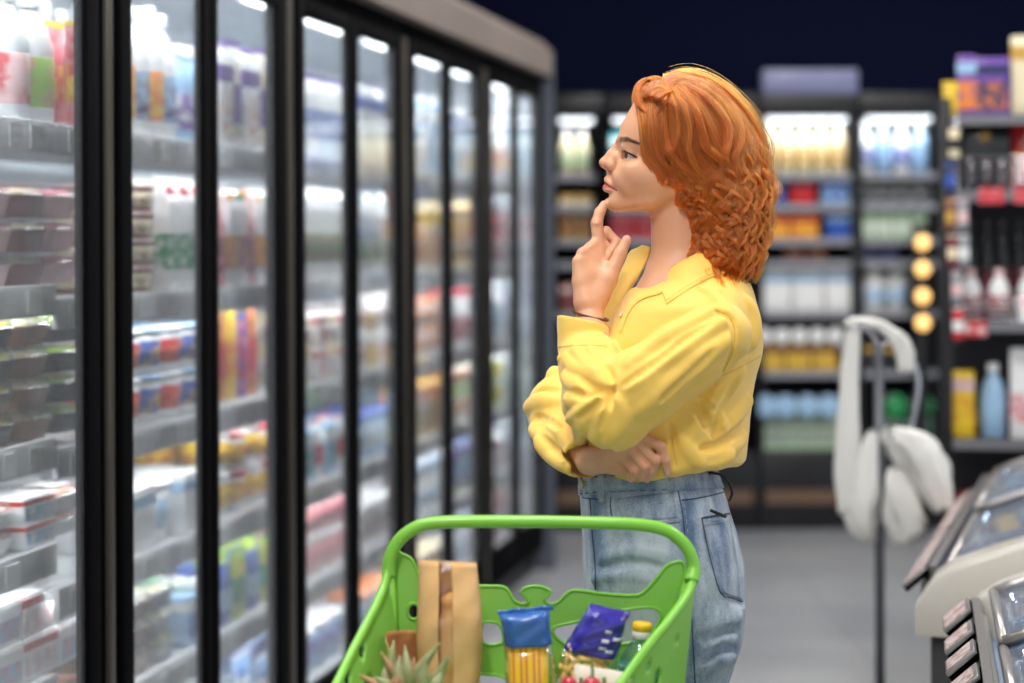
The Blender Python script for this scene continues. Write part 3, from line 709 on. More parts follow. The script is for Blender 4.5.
def crumple(pts, rad, seed, flat=.5, n=22):
    P = catmull([W(px, py, YS - .03) for px, py in pts], 7); k = len(P); rr = random.Random(seed)
    ph = [rr.uniform(0, 6) for _ in range(4)]; vs = []; fs = []
    for i, p in enumerate(P):
        u = i / (k - 1); r0 = rad[min(len(rad) - 1, int(u * (len(rad) - 1)))]; r1 = rad[min(len(rad) - 1, int(u * (len(rad) - 1)) + 1)]; f = u * (len(rad) - 1) % 1 if u < 1 else 1
        r = r0 * (1 - f) + r1 * f
        for j in range(n):
            a = 2 * PI * j / n
            q = .84 * r * (1 + .22 * math.sin(3 * a + ph[0] + 3 * u) + .14 * math.sin(7 * a + ph[1] - 9 * u) + .08 * math.sin(11 * a + ph[2] + 14 * u))
            vs.append(p + Vector((math.cos(a) * q, math.sin(a) * q * flat, .02 * math.sin(5 * a + ph[3]) * r / .06)))
    for i in range(k - 1):
        for j in range(n): fs.append((i * n + j, i * n + (j + 1) % n, (i + 1) * n + (j + 1) % n, (i + 1) * n + j))
    fs.append(tuple(range(n))); fs.append(tuple((k - 1) * n + j for j in range(n)))
    return MB().raw(vs, fs, m_bag, True)
for i, (pts, rad, lab) in enumerate([
    ([(852, 330), (848, 380), (846, 450), (846, 514)], [.02, .026, .03, .034, .034, .026], 'long narrow white bag hanging at the left of the stand'),
    ([(848, 326), (862, 322), (884, 330), (902, 346), (906, 372)], [.018, .03, .022, .03, .02], 'white bag looped over the top hooks of the stand'),
    ([(872, 432), (864, 480), (860, 520), (866, 542)], [.01, .04, .06, .05, .02], 'crumpled white bag hanging left of the pole near its middle'),
    ([(890, 430), (908, 445), (926, 475), (940, 512)], [.02, .06, .075, .06, .03], 'widest crumpled white bag spreading right of the pole'),
    ([(894, 470), (900, 505), (906, 530), (902, 545)], [.02, .055, .06, .05, .02], 'crumpled white bag hanging lowest beside the pole')]):
    o = crumple(pts, rad, i + 3).build('plastic_bag'); tag(o, lab, 'bag', 'white bags on the stand')
# ---------------------------------------------------------------- shopping cart
m_grn = mat('green_plastic', rgb(134, 204, 70), .33, sss=0, coat=.15)
m_grd = mat('green_plastic_wall', rgb(144, 210, 88), .4)
cart = thing('shopping_cart', 'bright green plastic shopping cart with looped handle in front of the woman', 'shopping cart', (0.04, 2.95, 0))
O_ = -Vector(cart.location)
def CP(px, py, Y): return W(px, py, Y) + O_
# side walls: rim curve in the photo, carried down to the basket floor
YBK = 3.06
def interp(tab, x):
    for (a, b), (c, d) in zip(tab, tab[1:]):
        if x <= c: return b + (d - b) * max(0, (x - a)) / (c - a)
    return tab[-1][1]
Lrim = [(387, 566, YBK), (382, 588, 3.04), (366, 622, 2.98), (350, 652, 2.93), (335, 683, 2.88), (310, 732, 2.80), (285, 775, 2.72)]
Rrim = [(694, 566, YBK), (689, 590, 3.04), (670, 618, 2.98), (648, 645, 2.93), (620, 683, 2.87), (585, 735, 2.78), (560, 778, 2.70)]
# handle loop: continuous bar
loop = [(387, 575, YBK), (388, 560, YBK), (394, 545, YBK), (405, 533, YBK), (422, 524.5, YBK), (450, 521.5, YBK), (520, 521.5, YBK), (590, 523, YBK), (635, 525, YBK), (662, 530, YBK), (678, 540, YBK), (688, 553, YBK), (692, 568, YBK), (690, 582, 3.05)]
P = catmull([CP(*p) for p in loop], 8)
rad = []
for i in range(len(P)):
    u = i / (len(P) - 1); e = min(u, 1 - u); rad.append(.0098 + .0015 * max(0, 1 - e / .12))
MB().tube(P, rad, m_grn, 16).build('handle', cart)
ZB = .52 
def wall(rim, sgn, nm):
    R_ = catmull([CP(*p) for p in rim], 6); n = len(R_); g = []
    inner = []
    for i, p in enumerate(R_):
        u = i / (n - 1)
        foot = Vector((p.x + sgn * (-.045 + .02 * u), p.y - .015, ZB)); row = []
        for k in range(9):
            v = k / 8; row.append(p.lerp(foot, v))
        g.append(row)
    if sgn > 0: g = g[::-1]
    return g, R_
holesR = [(690, 574, 2.5), (664, 644, 4), (662, 672, 6)]
for rim, sgn, nm in ((Lrim, -1, 'side_wall'), (Rrim, 1, 'side_wall')):
    g, R_ = wall(rim, sgn, nm)
    # fine grid, with slots left open where the photo shows them
    me = MB(); th = .004
    n0 = len(g); sub = []
    for i in range(n0 - 1):
        for q in range(2): sub.append([g[i][j].lerp(g[i + 1][j], q / 2) for j in range(9)])
    sub.append(g[-1])
    fine = []
    for row in sub:
        fr = []
        for j in range(8):
            for q in range(5): fr.append(row[j].lerp(row[j + 1], q / 5))
        fr.append(row[-1]); fine.append(fr)
    slots = [(.42, .045, .03, .05), (.58, .06, .035, .06), (.60, .25, .05, .05), (.40, .25, .04, .05)] if sgn < 0 else [(.50, .10, .022, .03), (.62, .06, .022, .03), (.42, .22, .03, .05), (.60, .26, .04, .05), (.75, .15, .03, .04), (.28, .14, .012, .015)]
    a, c = len(fine), len(fine[0]); vs = [p for r_ in fine for p in r_]; fs = []
    for i in range(a - 1):
        for j in range(c - 1):
            u = (i + .5) / (a - 1); v = (j + .5) / (c - 1)
            if sgn > 0: u = 1 - u
            if any(((u - su) / ru) ** 2 + ((v - sv) / rv) ** 2 < 1 for su, sv, ru, rv in slots): continue
            fs.append((i * c + j, i * c + j + 1, (i + 1) * c + j + 1, (i + 1) * c + j))
    me.raw(vs, fs, m_grd, True)
    o = me.build(nm, cart)
    md = o.modifiers.new('thickness', 'SOLIDIFY'); md.thickness = .005; md.offset = 0
    # rolled flange along the rim
    f = MB(); f.tube(R_, [.0085] * len(R_), m_grn, 12, flat=.8)
    f.build('rim', cart)
# the upright ribs beside the handle ends
b = MB(); b.tube([CP(691, 570, YBK), CP(672, 640, 3.06), CP(664, 700, 3.06), CP(660, 760, 3.06)], [.009, .008, .008, .008], m_grn, 10)
b.build('corner_rib', cart)
b = MB(); b.tube([CP(388, 570, YBK), CP(392, 640, 3.06), CP(396, 760, 3.06)], [.008, .007, .007], m_grn, 10)
b.build('corner_rib', cart)
# back panel (child seat wall): outline from the photo, one board with windows
YP = 3.075
out = [(393, 553), (401, 554), (411, 560), (418, 577), (424, 583), (445, 586.5), (478, 586), (500, 586.5), (507, 591), (512, 600), (520, 604), (527, 602), (524, 597), (520, 592), (524, 588), (533, 586), (542, 587.5), (549, 592), (545, 597), (543, 601), (549, 604.5), (557, 602), (566, 593), (575, 590.5), (600, 594), (628, 596), (640, 594), (652, 583), (664, 568), (672, 563.5), (681, 563), (683, 575), (677, 592), (668, 625), (664, 660), (660, 700), (655, 780), (400, 780), (398, 700), (396, 640), (394, 590)]
holes = [
 [(412 + 7 * math.cos(a) * .9, 611 + 8 * math.sin(a)) for a in [k * PI / 6 for k in range(12)]],
 [(481, 623), (496, 623), (501, 632), (500, 643), (481, 643)],
 [(557, 640), (551, 631), (556, 626), (575, 622), (600, 615), (625, 610), (648, 608), (659, 613), (656, 625), (640, 640), (600, 648), (575, 650)],
 [(430, 622), (470, 622), (470, 643), (430, 643)],
 [(425, 676), (500, 676), (505, 700), (425, 700)], [(560, 676), (640, 676), (636, 700), (560, 700)],
]
from mathutils.geometry import tessellate_polygon
def board(outl, holes, Y, th, m):
    o2 = [p for p in catmull([(a, b, 0) for a, b in outl], 3, True)]
    hs = [[p for p in catmull([(a, b, 0) for a, b in h], 3, True)] for h in holes]
    loops = [o2] + hs; tri = tessellate_polygon(loops); flat = [p for l in loops for p in l]; n = len(flat)
    f0 = [CP(p.x, p.y, Y) for p in flat]; vs = f0 + [p + Vector((0, th, 0)) for p in f0]
    fs = [tuple(t) for t in tri] + [tuple(i + n for i in t[::-1]) for t in tri]; o = 0
    for l in loops:
        k = len(l)
        for i in range(k): fs.append((o + i, o + (i + 1) % k, n + o + (i + 1) % k, n + o + i))
        o += k
    b = bmesh.new(); V = [b.verts.new(v) for v in vs]
    for f in fs:
        try: b.faces.new([V[i] for i in f])
        except ValueError: pass
    bmesh.ops.recalc_face_normals(b, faces=b.faces)
    mb = MB().bm(b, m, False)
    for l in loops:
        P_ = [CP(p.x, p.y, Y) for p in l]
        mb.tube(P_, .0026, m_grn, 8, closed=True)
    return mb
board(out, holes, YP, .004, m_grd).build('back_panel', cart)
# basket floor, front wall, frame, wheels
b = MB()
fl = [CP(398, 760, 3.06), CP(655, 760, 3.06)]
x0, x1 = -.205, .215
b.prism([(-.20, .12), (.22, .12), (.16, -.34), (-.27, -.34)], ZB - .006, ZB, m_grd, 'z'); b.build('basket_floor', cart)
b = MB(); b.box(-.29, .165, -.35, -.34, ZB, .70, m_grd, .004, M=None); b.build('front_wall', cart)
m_steel = mat('grey_cart_frame', rgb(110, 114, 118), .35, metal=.8)
for sx in (-1, 1):
    x = .01 + sx * .17
    MB().tube(catmull([(x, .16, ZB - .006), (x, .18, .30), (x, .16, .12), (x, -.30, .11)], 6), .011, m_steel, 10).build('frame_tube', cart)
    for y in (.14, -.27):
        wv = MB().lathe([(.012, -.012), (.045, -.012), (.05, -.006), (.05, .006), (.045, .012), (.012, .012)], mat('rubber', rgb(30, 30, 32), .7), 24, M=Matrix.Translation((x, y, .05)) @ Matrix.Rotation(PI / 2, 4, 'Y'))
        wv.box(-.016 + x, .016 + x, y - .012, y + .012, .05, .12, m_steel); wv.build('wheel', cart)
MB().box(-.17, .19, -.30, .16, .13, .14, m_grd).build('lower_tray', cart)
MB().tube([(-.16, -.3, .13), (-.16, -.3, ZB - .006)], .011, m_steel, 10).build('frame_tube', cart)
MB().tube([(.14, -.3, .13), (.14, -.3, ZB - .006)], .011, m_steel, 10).build('frame_tube', cart)

# ---------------------------------------------------------------- things in the cart
m_kraft = mat('kraft_paper', rgb(230, 184, 126), .75, mottle=rgb(224, 174, 114), mscale=14, bump=.25, bscale=40)
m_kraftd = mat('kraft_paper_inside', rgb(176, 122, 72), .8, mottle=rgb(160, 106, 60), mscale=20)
m_wrap = clear('clear_wrap', (.99, .98, .97), .07, haze=.02, rough=.14)
m_bread = mat('bread_crust', rgb(214, 150, 76), .6, mottle=rgb(236, 186, 116), mscale=26, bump=.4, bscale=50)
def bag_sheet(L, Rr, Y, dep, sg, m, n=16, zig=0, wr=0.0, seed=1):
    rr = random.Random(seed); g = []; k = len(L)
    for j in range(k):
        row = []
        for i in range(n):
            u = i / (n - 1); px = L[j][0] + (Rr[j][0] - L[j][0]) * u; py = L[j][1] + (Rr[j][1] - L[j][1]) * u
            f = (1 - (2 * u - 1) ** 4) ** .5 * dep[j]
            q = W(px, py, Y); q.y += sg * f + wr * math.sin(9 * u + j * 1.1 + seed)
            if j == 0 and zig: q.z += zig * (i % 2)
            row.append(q)
        g.append(row)
    return g
def vcat(L, n=5): return [(p.x, p.y) for p in catmull([(a, b, 0) for a, b in L], n)]
# paper bread bag with a clear strip
t = thing('bread_bag', 'tall kraft paper bread bag with clear front strip standing in the cart', 'bread bag', W(446, 775, 2.99))
Ofs = -Vector(t.location)
Ll = vcat([(417.5, 561), (417, 590), (415, 630), (416, 662), (420, 700), (420, 775)]); Rl = vcat([(475, 564), (478, 592), (480, 620), (479, 665), (476, 700), (476, 775)])
dp = [.006 + .03 * min(1, j / 9) for j in range(len(Ll))]
def strip(L, Rr, a, b_): return [(l[0] + (r[0] - l[0]) * a, l[1] + (r[1] - l[1]) * a) for l, r in zip(L, Rr)]
g = bag_sheet(Ll, Rl, 2.99, dp, 1, m_kraft, 33, .003, .001); MB().sheet([[p + Ofs for p in r] for r in g], m_kraft, True, .0006).build('bag_back', t)
full = bag_sheet(Ll, Rl, 2.99, dp, -1, m_kraft, 33, .003, .0012, 4)
k0, k1 = 11, 18
MB().sheet([[p + Ofs for p in r[:k0 + 1]] for r in full], m_kraft, True, .0006).build('paper_panel', t)
MB().sheet([[p + Ofs for p in r[k1:]] for r in full], m_kraft, True, .0006).build('paper_panel', t)
MB().sheet([[p + Ofs + Vector((0, -.0005 - .001 * math.sin(i * 1.7 + j * .9), 0)) for i, p in enumerate(r[k0:k1 + 1])] for j, r in enumerate(full)], m_wrap, True).build('clear_strip', t)
b = MB()
br_ = catmull([W(452, 592, 2.99), W(450, 640, 2.985), W(447, 700, 2.985), W(446, 775, 2.985)], 6)
b.tube([p + Ofs for p in br_], [.006] + [.018] * 3 + [.022] * (len(br_) - 4), m_bread, 14); 
tag(b.build('bread_loaf', None, Vector(t.location)), 'golden baguette showing through the clear strip of the tall paper bag', 'bread')
# low paper bag
t = thing('paper_bag', 'open brown paper bag low behind the pointed leaves in the cart', 'paper bag', W(401, 775, 3.0)); Ofs = -Vector(t.location)
Ll = vcat([(384, 634), (386, 660), (390, 700), (392, 775)]); Rl = vcat([(415, 633), (417, 655), (417, 700), (416, 775)]); dp = [.02] * len(Ll)
MB().sheet([[p + Ofs for p in r] for r in bag_sheet(Ll, Rl, 3.0, dp, 1, m_kraftd, 17, .003, .001, 2)], m_kraftd, True, .0006).build('bag_back', t)
Lf = [(x, y + 14 * 1) for x, y in Ll]
Lf = vcat([(384, 636), (386, 665), (390, 700), (392, 775)]); Rf = vcat([(400, 668), (412, 676), (416, 705), (416, 775)])
MB().sheet([[p + Ofs for p in r] for r in bag_sheet(Lf, Rf, 3.0, dp, -1, m_kraft, 17, .003, .001, 3)], m_kraft, True, .0006).build('bag_front', t)
# pointed leafy vegetable (artichoke-like leaves)
m_leaf = mat('pale_green_leaf', rgb(150, 160, 104), .55, mottle=rgb(184, 182, 138), mscale=22)
m_leafb = mat('dry_leaf', rgb(186, 146, 104), .7, mottle=rgb(160, 120, 84), mscale=30)
art = thing('pineapple_crown', 'bunch of pointed pale green and tan leaves in the left of the cart', 'vegetable', W(408, 775, 2.93)); Ofs = -Vector(art.location)
def leaf(base, tip, w_, bend, m_, yb, yt):
    a = W(base[0], base[1], yb); c = W(tip[0], tip[1], yt); mid = (a + c) / 2 + Vector((bend * .0014, -.012, .006)); P_ = catmull([a, mid, c], 8); g = []
    ax = (c - a).normalized(); side = ax.cross(Vector((0, 1, 0))).normalized()
    for i, p in enumerate(P_):
        u = i / (len(P_) - 1); ww = w_ * (math.sin(PI * min(1, .22 + u * .80)) ** .9) * (1 - u ** 6) + .0004
        g.append([p + Ofs + side * ww * s_ + Vector((0, .35 * ww * (1 - abs(s_)) * -1 + .6 * ww * abs(s_), 0)) for s_ in (-1, -.66, -.33, 0, .33, .66, 1)])
    return MB().sheet(g, m_, True, .0012)
for base, tip, w_, bend, m_, yb, yt in [((412, 700), (438, 643), .0085, -6, m_leaf, 2.93, 2.90), ((418, 702), (447, 655), .008, 4, m_leaf, 2.92, 2.88), ((404, 702), (403, 645), .0075, 2, m_leaf, 2.93, 2.93), ((392, 700), (392, 640), .0085, -3, m_leaf, 2.96, 2.96),
        ((398, 702), (379, 651), .0065, 3, m_leafb, 2.94, 2.93), ((405, 705), (373, 676), .009, 0, m_leaf, 2.90, 2.88), ((400, 708), (357, 674), .009, 2, m_leafb, 2.92, 2.90), ((392, 706), (397, 674), .013, 0, m_leafb, 2.88, 2.86),
        ((420, 706), (424, 662), .010, 0, m_leaf, 2.90, 2.87), ((428, 706), (440, 672), .010, 0, m_leaf, 2.89, 2.87), ((410, 704), (412, 657), .009, 0, m_leafb, 2.95, 2.94), ((385, 706), (383, 664), .008, 0, m_leaf, 2.94, 2.93),
        ((402, 706), (398, 655), .008, -4, m_leaf, 2.89, 2.88), ((425, 706), (452, 684), .009, 0, m_leaf, 2.9, 2.86)]:
    leaf(base, tip, w_, bend, m_, yb, yt).build('leaf', art)
c_ = W(408, 735, 2.93) + Ofs
MB().lathe([(0, -.07), (.03, -.062), (.05, -.03), (.052, 0), (.04, .035), (.022, .055), (0, .06)], m_leafb, 20, M=Matrix.Translation(c_)).build('fruit_body', art)
# spaghetti pack
m_blu = mat('blue_film', rgb(44, 84, 160), .25, coat=.3, mottle=rgb(58, 108, 182), mscale=9)
m_pasta = mat('spaghetti', rgb(255, 210, 44), .45)
m_past2 = mat('spaghetti_deep', rgb(222, 140, 14), .5)
sp = thing('spaghetti_pack', 'clear pack of yellow spaghetti with blue top in the middle of the cart', 'pasta pack', W(528, 780, 2.97)); Ofs = -Vector(sp.location)
def pack(Lp, Rp, Y, dep, m_, th=0, n=15, seed=0, wr=.0008):
    ds = [dep * min(1, .18 + j / (len(Lp) * .22)) for j in range(len(Lp))]
    f = bag_sheet(Lp, Rp, Y, ds, -1, m_, n, 0, wr, seed); k = bag_sheet(Lp, Rp, Y, ds, 1, m_, n, 0, wr, seed + 1)
    return [[p for p in a] + [p for p in c[::-1]] for a, c in zip(f, k)]
def closed_sheet(g, m_, ofs):
    n = len(g[0]); vs = [p + ofs for r in g for p in r]; fs = []
    for j in range(len(g) - 1):
        for i in range(n): fs.append((j * n + i, j * n + (i + 1) % n, (j + 1) * n + (i + 1) % n, (j + 1) * n + i))
    fs.append(tuple(range(n))[::-1]); fs.append(tuple((len(g) - 1) * n + i for i in range(n)))
    return MB().raw(vs, fs, m_, True)
Lp = vcat([(497, 614), (500, 626), (502, 642), (503, 660), (504, 700), (506, 780)]); Rp = vcat([(548, 609), (548, 622), (550, 640), (554, 662), (556, 700), (558, 780)])
closed_sheet(pack(Lp[:12], Rp[:12], 2.97, .026, m_blu, seed=3), m_blu, Ofs).build('blue_top', sp)
closed_sheet(pack(Lp[10:], Rp[10:], 2.97, .0272, m_wrap, seed=3), m_wrap, Ofs).build('clear_wrap', sp)
MB().sheet([[W(496 + 56 * i / 14, py + (1.5 - 5 * (i / 14)) + .7 * math.sin(i), 2.965 + .004 * math.sin(i * .9)) + Ofs for i in range(15)] for py in (613, 609)], m_blu, True, .001).build('top_seal', sp)
rr = random.Random(4)
for k in range(64):
    u = (k + .5) / 64; a = rr.uniform(0, 1); px0 = 503 + 41 * ((k % 16) + .5) / 16; dy = -.019 + .038 * ((k // 16) + .5) / 4 * .5 - (0 if k // 16 else .002)
    edge = 1 - abs(((k % 16) + .5) / 8 - 1) ** 4
    dy = -.020 * edge ** .5 + .011 * (k // 16)
    top = 633 + rr.uniform(-1, 3)
    MB().tube([W(px0 + 1.5, top, 2.97 + dy) + Ofs, W(px0 + 5, 775, 2.97 + dy) + Ofs], .0019, m_pasta if rr.random() < .65 else m_past2, 6).build('spaghetti_strand', sp)
# pillow pack of pasta
m_ind = mat('indigo_film', rgb(44, 36, 140), .22, coat=.4, mottle=rgb(70, 64, 170), mscale=16)
m_penne = mat('short_pasta', rgb(254, 214, 120), .5)
pk = thing('pasta_bag', 'leaning pillow bag of short pasta with indigo printed top', 'pasta bag', W(590, 770, 2.985)); Ofs = -Vector(pk.location)
Lp = vcat([(589, 604), (580, 618), (570, 634), (563, 645), (556, 662), (552, 700), (553, 770)]); Rp = vcat([(629, 613), (623, 628), (620, 642), (616, 655), (610, 675), (608, 710), (608, 770)])
closed_sheet(pack(Lp[:17], Rp[:17], 2.985, .030, m_ind, seed=6, wr=.002), m_ind, Ofs).build('indigo_top', pk)
closed_sheet(pack(Lp[15:], Rp[15:], 2.985, .0315, m_wrap, seed=6, wr=.0018), m_wrap, Ofs).build('clear_wrap', pk)
m_wht = mat('white_print', rgb(235, 235, 240), .4)
g = bag_sheet(Lp[:17], Rp[:17], 2.9835, [.030 * min(1, .18 + j / (len(Lp) * .22)) for j in range(17)], -1, m_wht, 15, 0, .002, 6)
b = MB()
for (j, i, a, c) in [(6, 8, 2, 2), (9, 8, 2, 2), (12, 8, 2, 2), (2, 9, 1, 4), (4, 10, 1, 3), (3, 12, 2, 2), (8, 11, 3, 1), (11, 12, 3, 1), (13, 10, 2, 1)]:
    if i + a < 15 and j + c < 17: b.sheet([[g[jj][ii] + Ofs for ii in range(i, i + a + 1)] for jj in range(j, min(16, j + max(1, c // 2)) + 1)], m_wht, True, .0003)
b.build('white_lettering', pk)
for k in range(96):
    row = k // 8; u = (k % 8 + .5) / 8; py = 650 + row * 9; j = min(len(Lp) - 1, 16 + row * 2)
    px = Lp[j][0] + 4 + (Rp[j][0] - Lp[j][0] - 8) * u; a = rr.uniform(0, PI); e_ = (1 - (2 * u - 1) ** 4) ** .5
    c_ = W(px, py, 2.985 - .024 * e_ + rr.uniform(0, .003)); d_ = Vector((math.cos(a) * .009, 0, math.sin(a) * .009))
    MB().tube([c_ - d_ + Ofs, c_ + Ofs, c_ + d_ + Ofs], .0042, m_penne, 8).build('pasta_piece', pk)
# bottle with a yellow cap
bo = thing('juice_bottle', 'clear bottle with yellow cap and turquoise label at the right of the cart', 'bottle', W(628, 790, 3.03)); Ofs = -Vector(bo.location)
Mb = Matrix.Translation(W(629, 790, 3.03) + Ofs) @ Matrix.Rotation(math.radians(4), 4, 'Y')
sc_ = 3.03 / F
def bz(py): return (790 - py) * sc_
MB().lathe([(0, 0), (.030, .002), (.032, .01), (.032, bz(668)), (.029, bz(657)), (.018, bz(645)), (.0125, bz(640)), (.0125, bz(634))], clear('bottle_plastic', (.86, .93, .88), .12, haze=.06, rough=.06), 24, M=Mb).build('bottle_body', bo)
MB().lathe([(0, .004), (.0295, .005), (.0295, bz(690)), (0, bz(690))], mat('pale_juice', rgb(190, 200, 150), .2), 24, M=Mb).build('drink', bo)
MB().lathe([(.0325, bz(700)), (.0328, bz(701)), (.0328, bz(666)), (.0322, bz(664))], mat('turquoise_label', rgb(60, 186, 196), .4, mottle=rgb(235, 245, 245), mscale=70, mdist=.62), 24, M=Mb).build('label', bo)
MB().lathe([(.0142, bz(638)), (.0148, bz(637)), (.0148, bz(631)), (.0142, bz(630.5))], mat('white_ring', rgb(240, 236, 226), .4), 20, M=Mb).build('cap_ring', bo)
MB().lathe([(.0140, bz(631)), (.0150, bz(630.5)), (.0150, bz(624)), (.013, bz(622.5)), (0, bz(622))], mat('yellow_cap', rgb(250, 200, 40), .35), 20, M=Mb).build('cap', bo)
# card and radishes
cd = thing('produce_carton', 'cream card tray edge in front of the pasta bag', 'carton', W(600, 770, 2.92)); Ofs = -Vector(cd.location)
m_card = mat('cream_card', rgb(232, 222, 204), .6)
g = [[W(573 + (632 - 573) * i / 9, py + (664 + 10 * i / 9 - 664), 2.92 - .004 * math.sin(i)) + Ofs for i in range(10)] for py in (664, 690, 770)]
MB().sheet(g, m_card, True, .002).build('card_panel', cd)
m_rad = mat('red_skin', rgb(190, 24, 48), .22, coat=.6, mottle=rgb(214, 60, 84), mscale=12)
m_stem = mat('green_stem', rgb(92, 122, 44), .5)
for k, (px, py, r_, Y) in enumerate([(567, 684, .0115, 2.89), (579, 691, .012, 2.885), (590, 686, .0135, 2.885), (602, 692, .013, 2.88), (559, 697, .012, 2.88)]):
    c_ = W(px, py, Y)
    t = thing('radish', ['glossy pink red radish touching the spaghetti pack', 'red radish low between two higher ones', 'red radish with green stem in front of the cream card', 'red radish at the right end of the row', 'red radish lowest at the left'][k], 'vegetable', c_)
    MB().lathe([(0, -r_ * 1.2), (r_ * .3, -r_ * .95), (r_ * .85, -r_ * .5), (r_, 0), (r_ * .85, r_ * .6), (r_ * .35, r_ * .92), (0, r_ * .9)], m_rad, 20).build('root', t)
    MB().tube(catmull([(0, 0, r_ * .85), (.001, -.001, r_ * 1.5), (-.001, 0, r_ * (2.6 if k == 2 else 1.3))], 4), .0022, m_stem, 7).build('stem', t)
# ---------------------------------------------------------------- sculpting helpers (volume field -> one smooth skin)
YW = 3.35; PXM = YW / F
def PW_(x, v, d): return W(x, v, YW + d * PXM)
def tab(T, v, c):
    xs = [t[0] for t in T]; ys = [t[c] for t in T]
    # smooth (monotone-ish cubic) lookup
    xs = np.array(xs, float); ys = np.array(ys, float)
    m = np.gradient(ys, xs); v = np.clip(v, xs[0], xs[-1]); i = np.clip(np.searchsorted(xs, v) - 1, 0, len(xs) - 2)
    h = xs[i + 1] - xs[i]; t = (v - xs[i]) / h
    return (2*t**3-3*t*t+1)*ys[i] + (t**3-2*t*t+t)*h*m[i] + (-2*t**3+3*t*t)*ys[i+1] + (t**3-t*t)*h*m[i+1]
class Vol:
    "x = picture px, d = depth px, v = picture py, all the same size"
    def __init__(s, x, d, v, h):
        s.h = h; s.lo = np.array([x[0], d[0], v[0]], float)
        s.n = [int((b - a) / h) + 1 for a, b in (x, d, v)]
        s.ax = [np.float32(s.lo[i]) + np.arange(s.n[i], dtype=np.float32) * np.float32(h) for i in range(3)]
        s.f = np.full(s.n, 50., np.float32)
    def sub(s, lo, hi):
        i0 = [max(0, int((lo[i] - s.lo[i]) / s.h)) for i in range(3)]; i1 = [min(s.n[i], int((hi[i] - s.lo[i]) / s.h) + 2) for i in range(3)]
        if any(a >= b for a, b in zip(i0, i1)): return None, None
        sl = tuple(slice(a, b) for a, b in zip(i0, i1))
        return sl, (s.ax[0][sl[0]][:, None, None], s.ax[1][sl[1]][None, :, None], s.ax[2][sl[2]][None, None, :])
    def op(s, sl, g, k, mode):
        f = s.f[sl]; k = max(k, 1e-3)
        if mode == 'add': t = np.clip(.5 + .5 * (f - g) / k, 0, 1); s.f[sl] = f + (g - f) * t - k * t * (1 - t)
        elif mode == 'cut': g = -g; t = np.clip(.5 - .5 * (f - g) / k, 0, 1); s.f[sl] = f + (g - f) * t + k * t * (1 - t)
        elif mode == 'and': t = np.clip(.5 - .5 * (f - g) / k, 0, 1); s.f[sl] = f + (g - f) * t + k * t * (1 - t)
    def cap(s, a, b, ra, rb, k=3, mode='add', sq=(1, 1, 1)):
        m = max(ra, rb) + k * 1.5 + 3 * s.h; m = [m * max(1, q) for q in sq]
        sl, G = s.sub([min(a[i], b[i]) - m[i] for i in range(3)], [max(a[i], b[i]) + m[i] for i in range(3)])
        if sl is None: return
        q = sq; ba = [(b[i] - a[i]) / q[i] for i in range(3)]; L = sum(c * c for c in ba) + 1e-9
        P = [(G[i] - np.float32(a[i])) / np.float32(q[i]) for i in range(3)]
        t = np.clip((P[0] * ba[0] + P[1] * ba[1] + P[2] * ba[2]) / L, 0, 1)
        d = np.sqrt((P[0] - t * ba[0]) ** 2 + (P[1] - t * ba[1]) ** 2 + (P[2] - t * ba[2]) ** 2) - (ra + t * (rb - ra))
        s.op(sl, d.astype(np.float32) * np.float32(min(q)), k, mode)
    def chain(s, P, R_, k=2, kj=None, mode='add'):
        for i in range(len(P) - 1): s.cap(P[i], P[i + 1], R_[i], R_[i + 1], k, mode)
    def limb(s, P, R_, k=2, kk=3):
        "a chain built on its own, then joined: the chain bends smoothly but only touches what is already there"
        m = max(R_) + kk * 2 + 3 * s.h
        sl, G = s.sub([min(p[i] for p in P) - m for i in range(3)], [max(p[i] for p in P) + m for i in range(3)])
        g = None
        for (a, b, ra, rb) in zip(P, P[1:], R_, R_[1:]):
            ba = [b[i] - a[i] for i in range(3)]; L = sum(c * c for c in ba) + 1e-9; Q = [G[i] - np.float32(a[i]) for i in range(3)]
            t = np.clip((Q[0] * ba[0] + Q[1] * ba[1] + Q[2] * ba[2]) / L, 0, 1)
            d = (np.sqrt((Q[0] - t * ba[0]) ** 2 + (Q[1] - t * ba[1]) ** 2 + (Q[2] - t * ba[2]) ** 2) - (ra + t * (rb - ra))).astype(np.float32)
            if g is None: g = d
            else: u = np.clip(.5 + .5 * (g - d) / k, 0, 1); g = g + (d - g) * u - k * u * (1 - u)
        s.op(sl, g, kk, 'add')
    def loft(s, T, xc, k=2, n=2.2, dc=0., mode='add', nf=None):
        "T rows: v, front x, back x, half width[, sideways centre]"
        v0, v1 = T[0][0], T[-1][0]; w_ = max(t[3] for t in T)
        sl, G = s.sub([min(t[1] for t in T) - 8, dc - w_ - 12, v0 - 8], [max(t[2] for t in T) + 8, dc + w_ + 12, v1 + 8])
        if sl is None: return
        v = G[2]; fr = tab(T, v, 1); bk = tab(T, v, 2); hw = tab(T, v, 3); c = xc if xc is not None else (fr + bk) / 2
        dx = G[0] - c; a = np.maximum(np.where(dx < 0, c - fr, bk - c), 1.5); hw = np.maximum(hw, 1.5)
        nn = n if nf is None else np.where(dx < 0, tab(T, v, nf), n)
        r = np.sqrt(dx ** 2 + (G[1] - dc) ** 2) + 1e-4
        rho = ((np.abs(dx) / a) ** nn + (np.abs(G[1] - dc) / hw) ** nn) ** (1 / nn) + 1e-6
        d = r - r / rho
        d = np.maximum(d, np.maximum(v0 - v, v - v1))
        s.op(sl, d.astype(np.float32), k, mode)
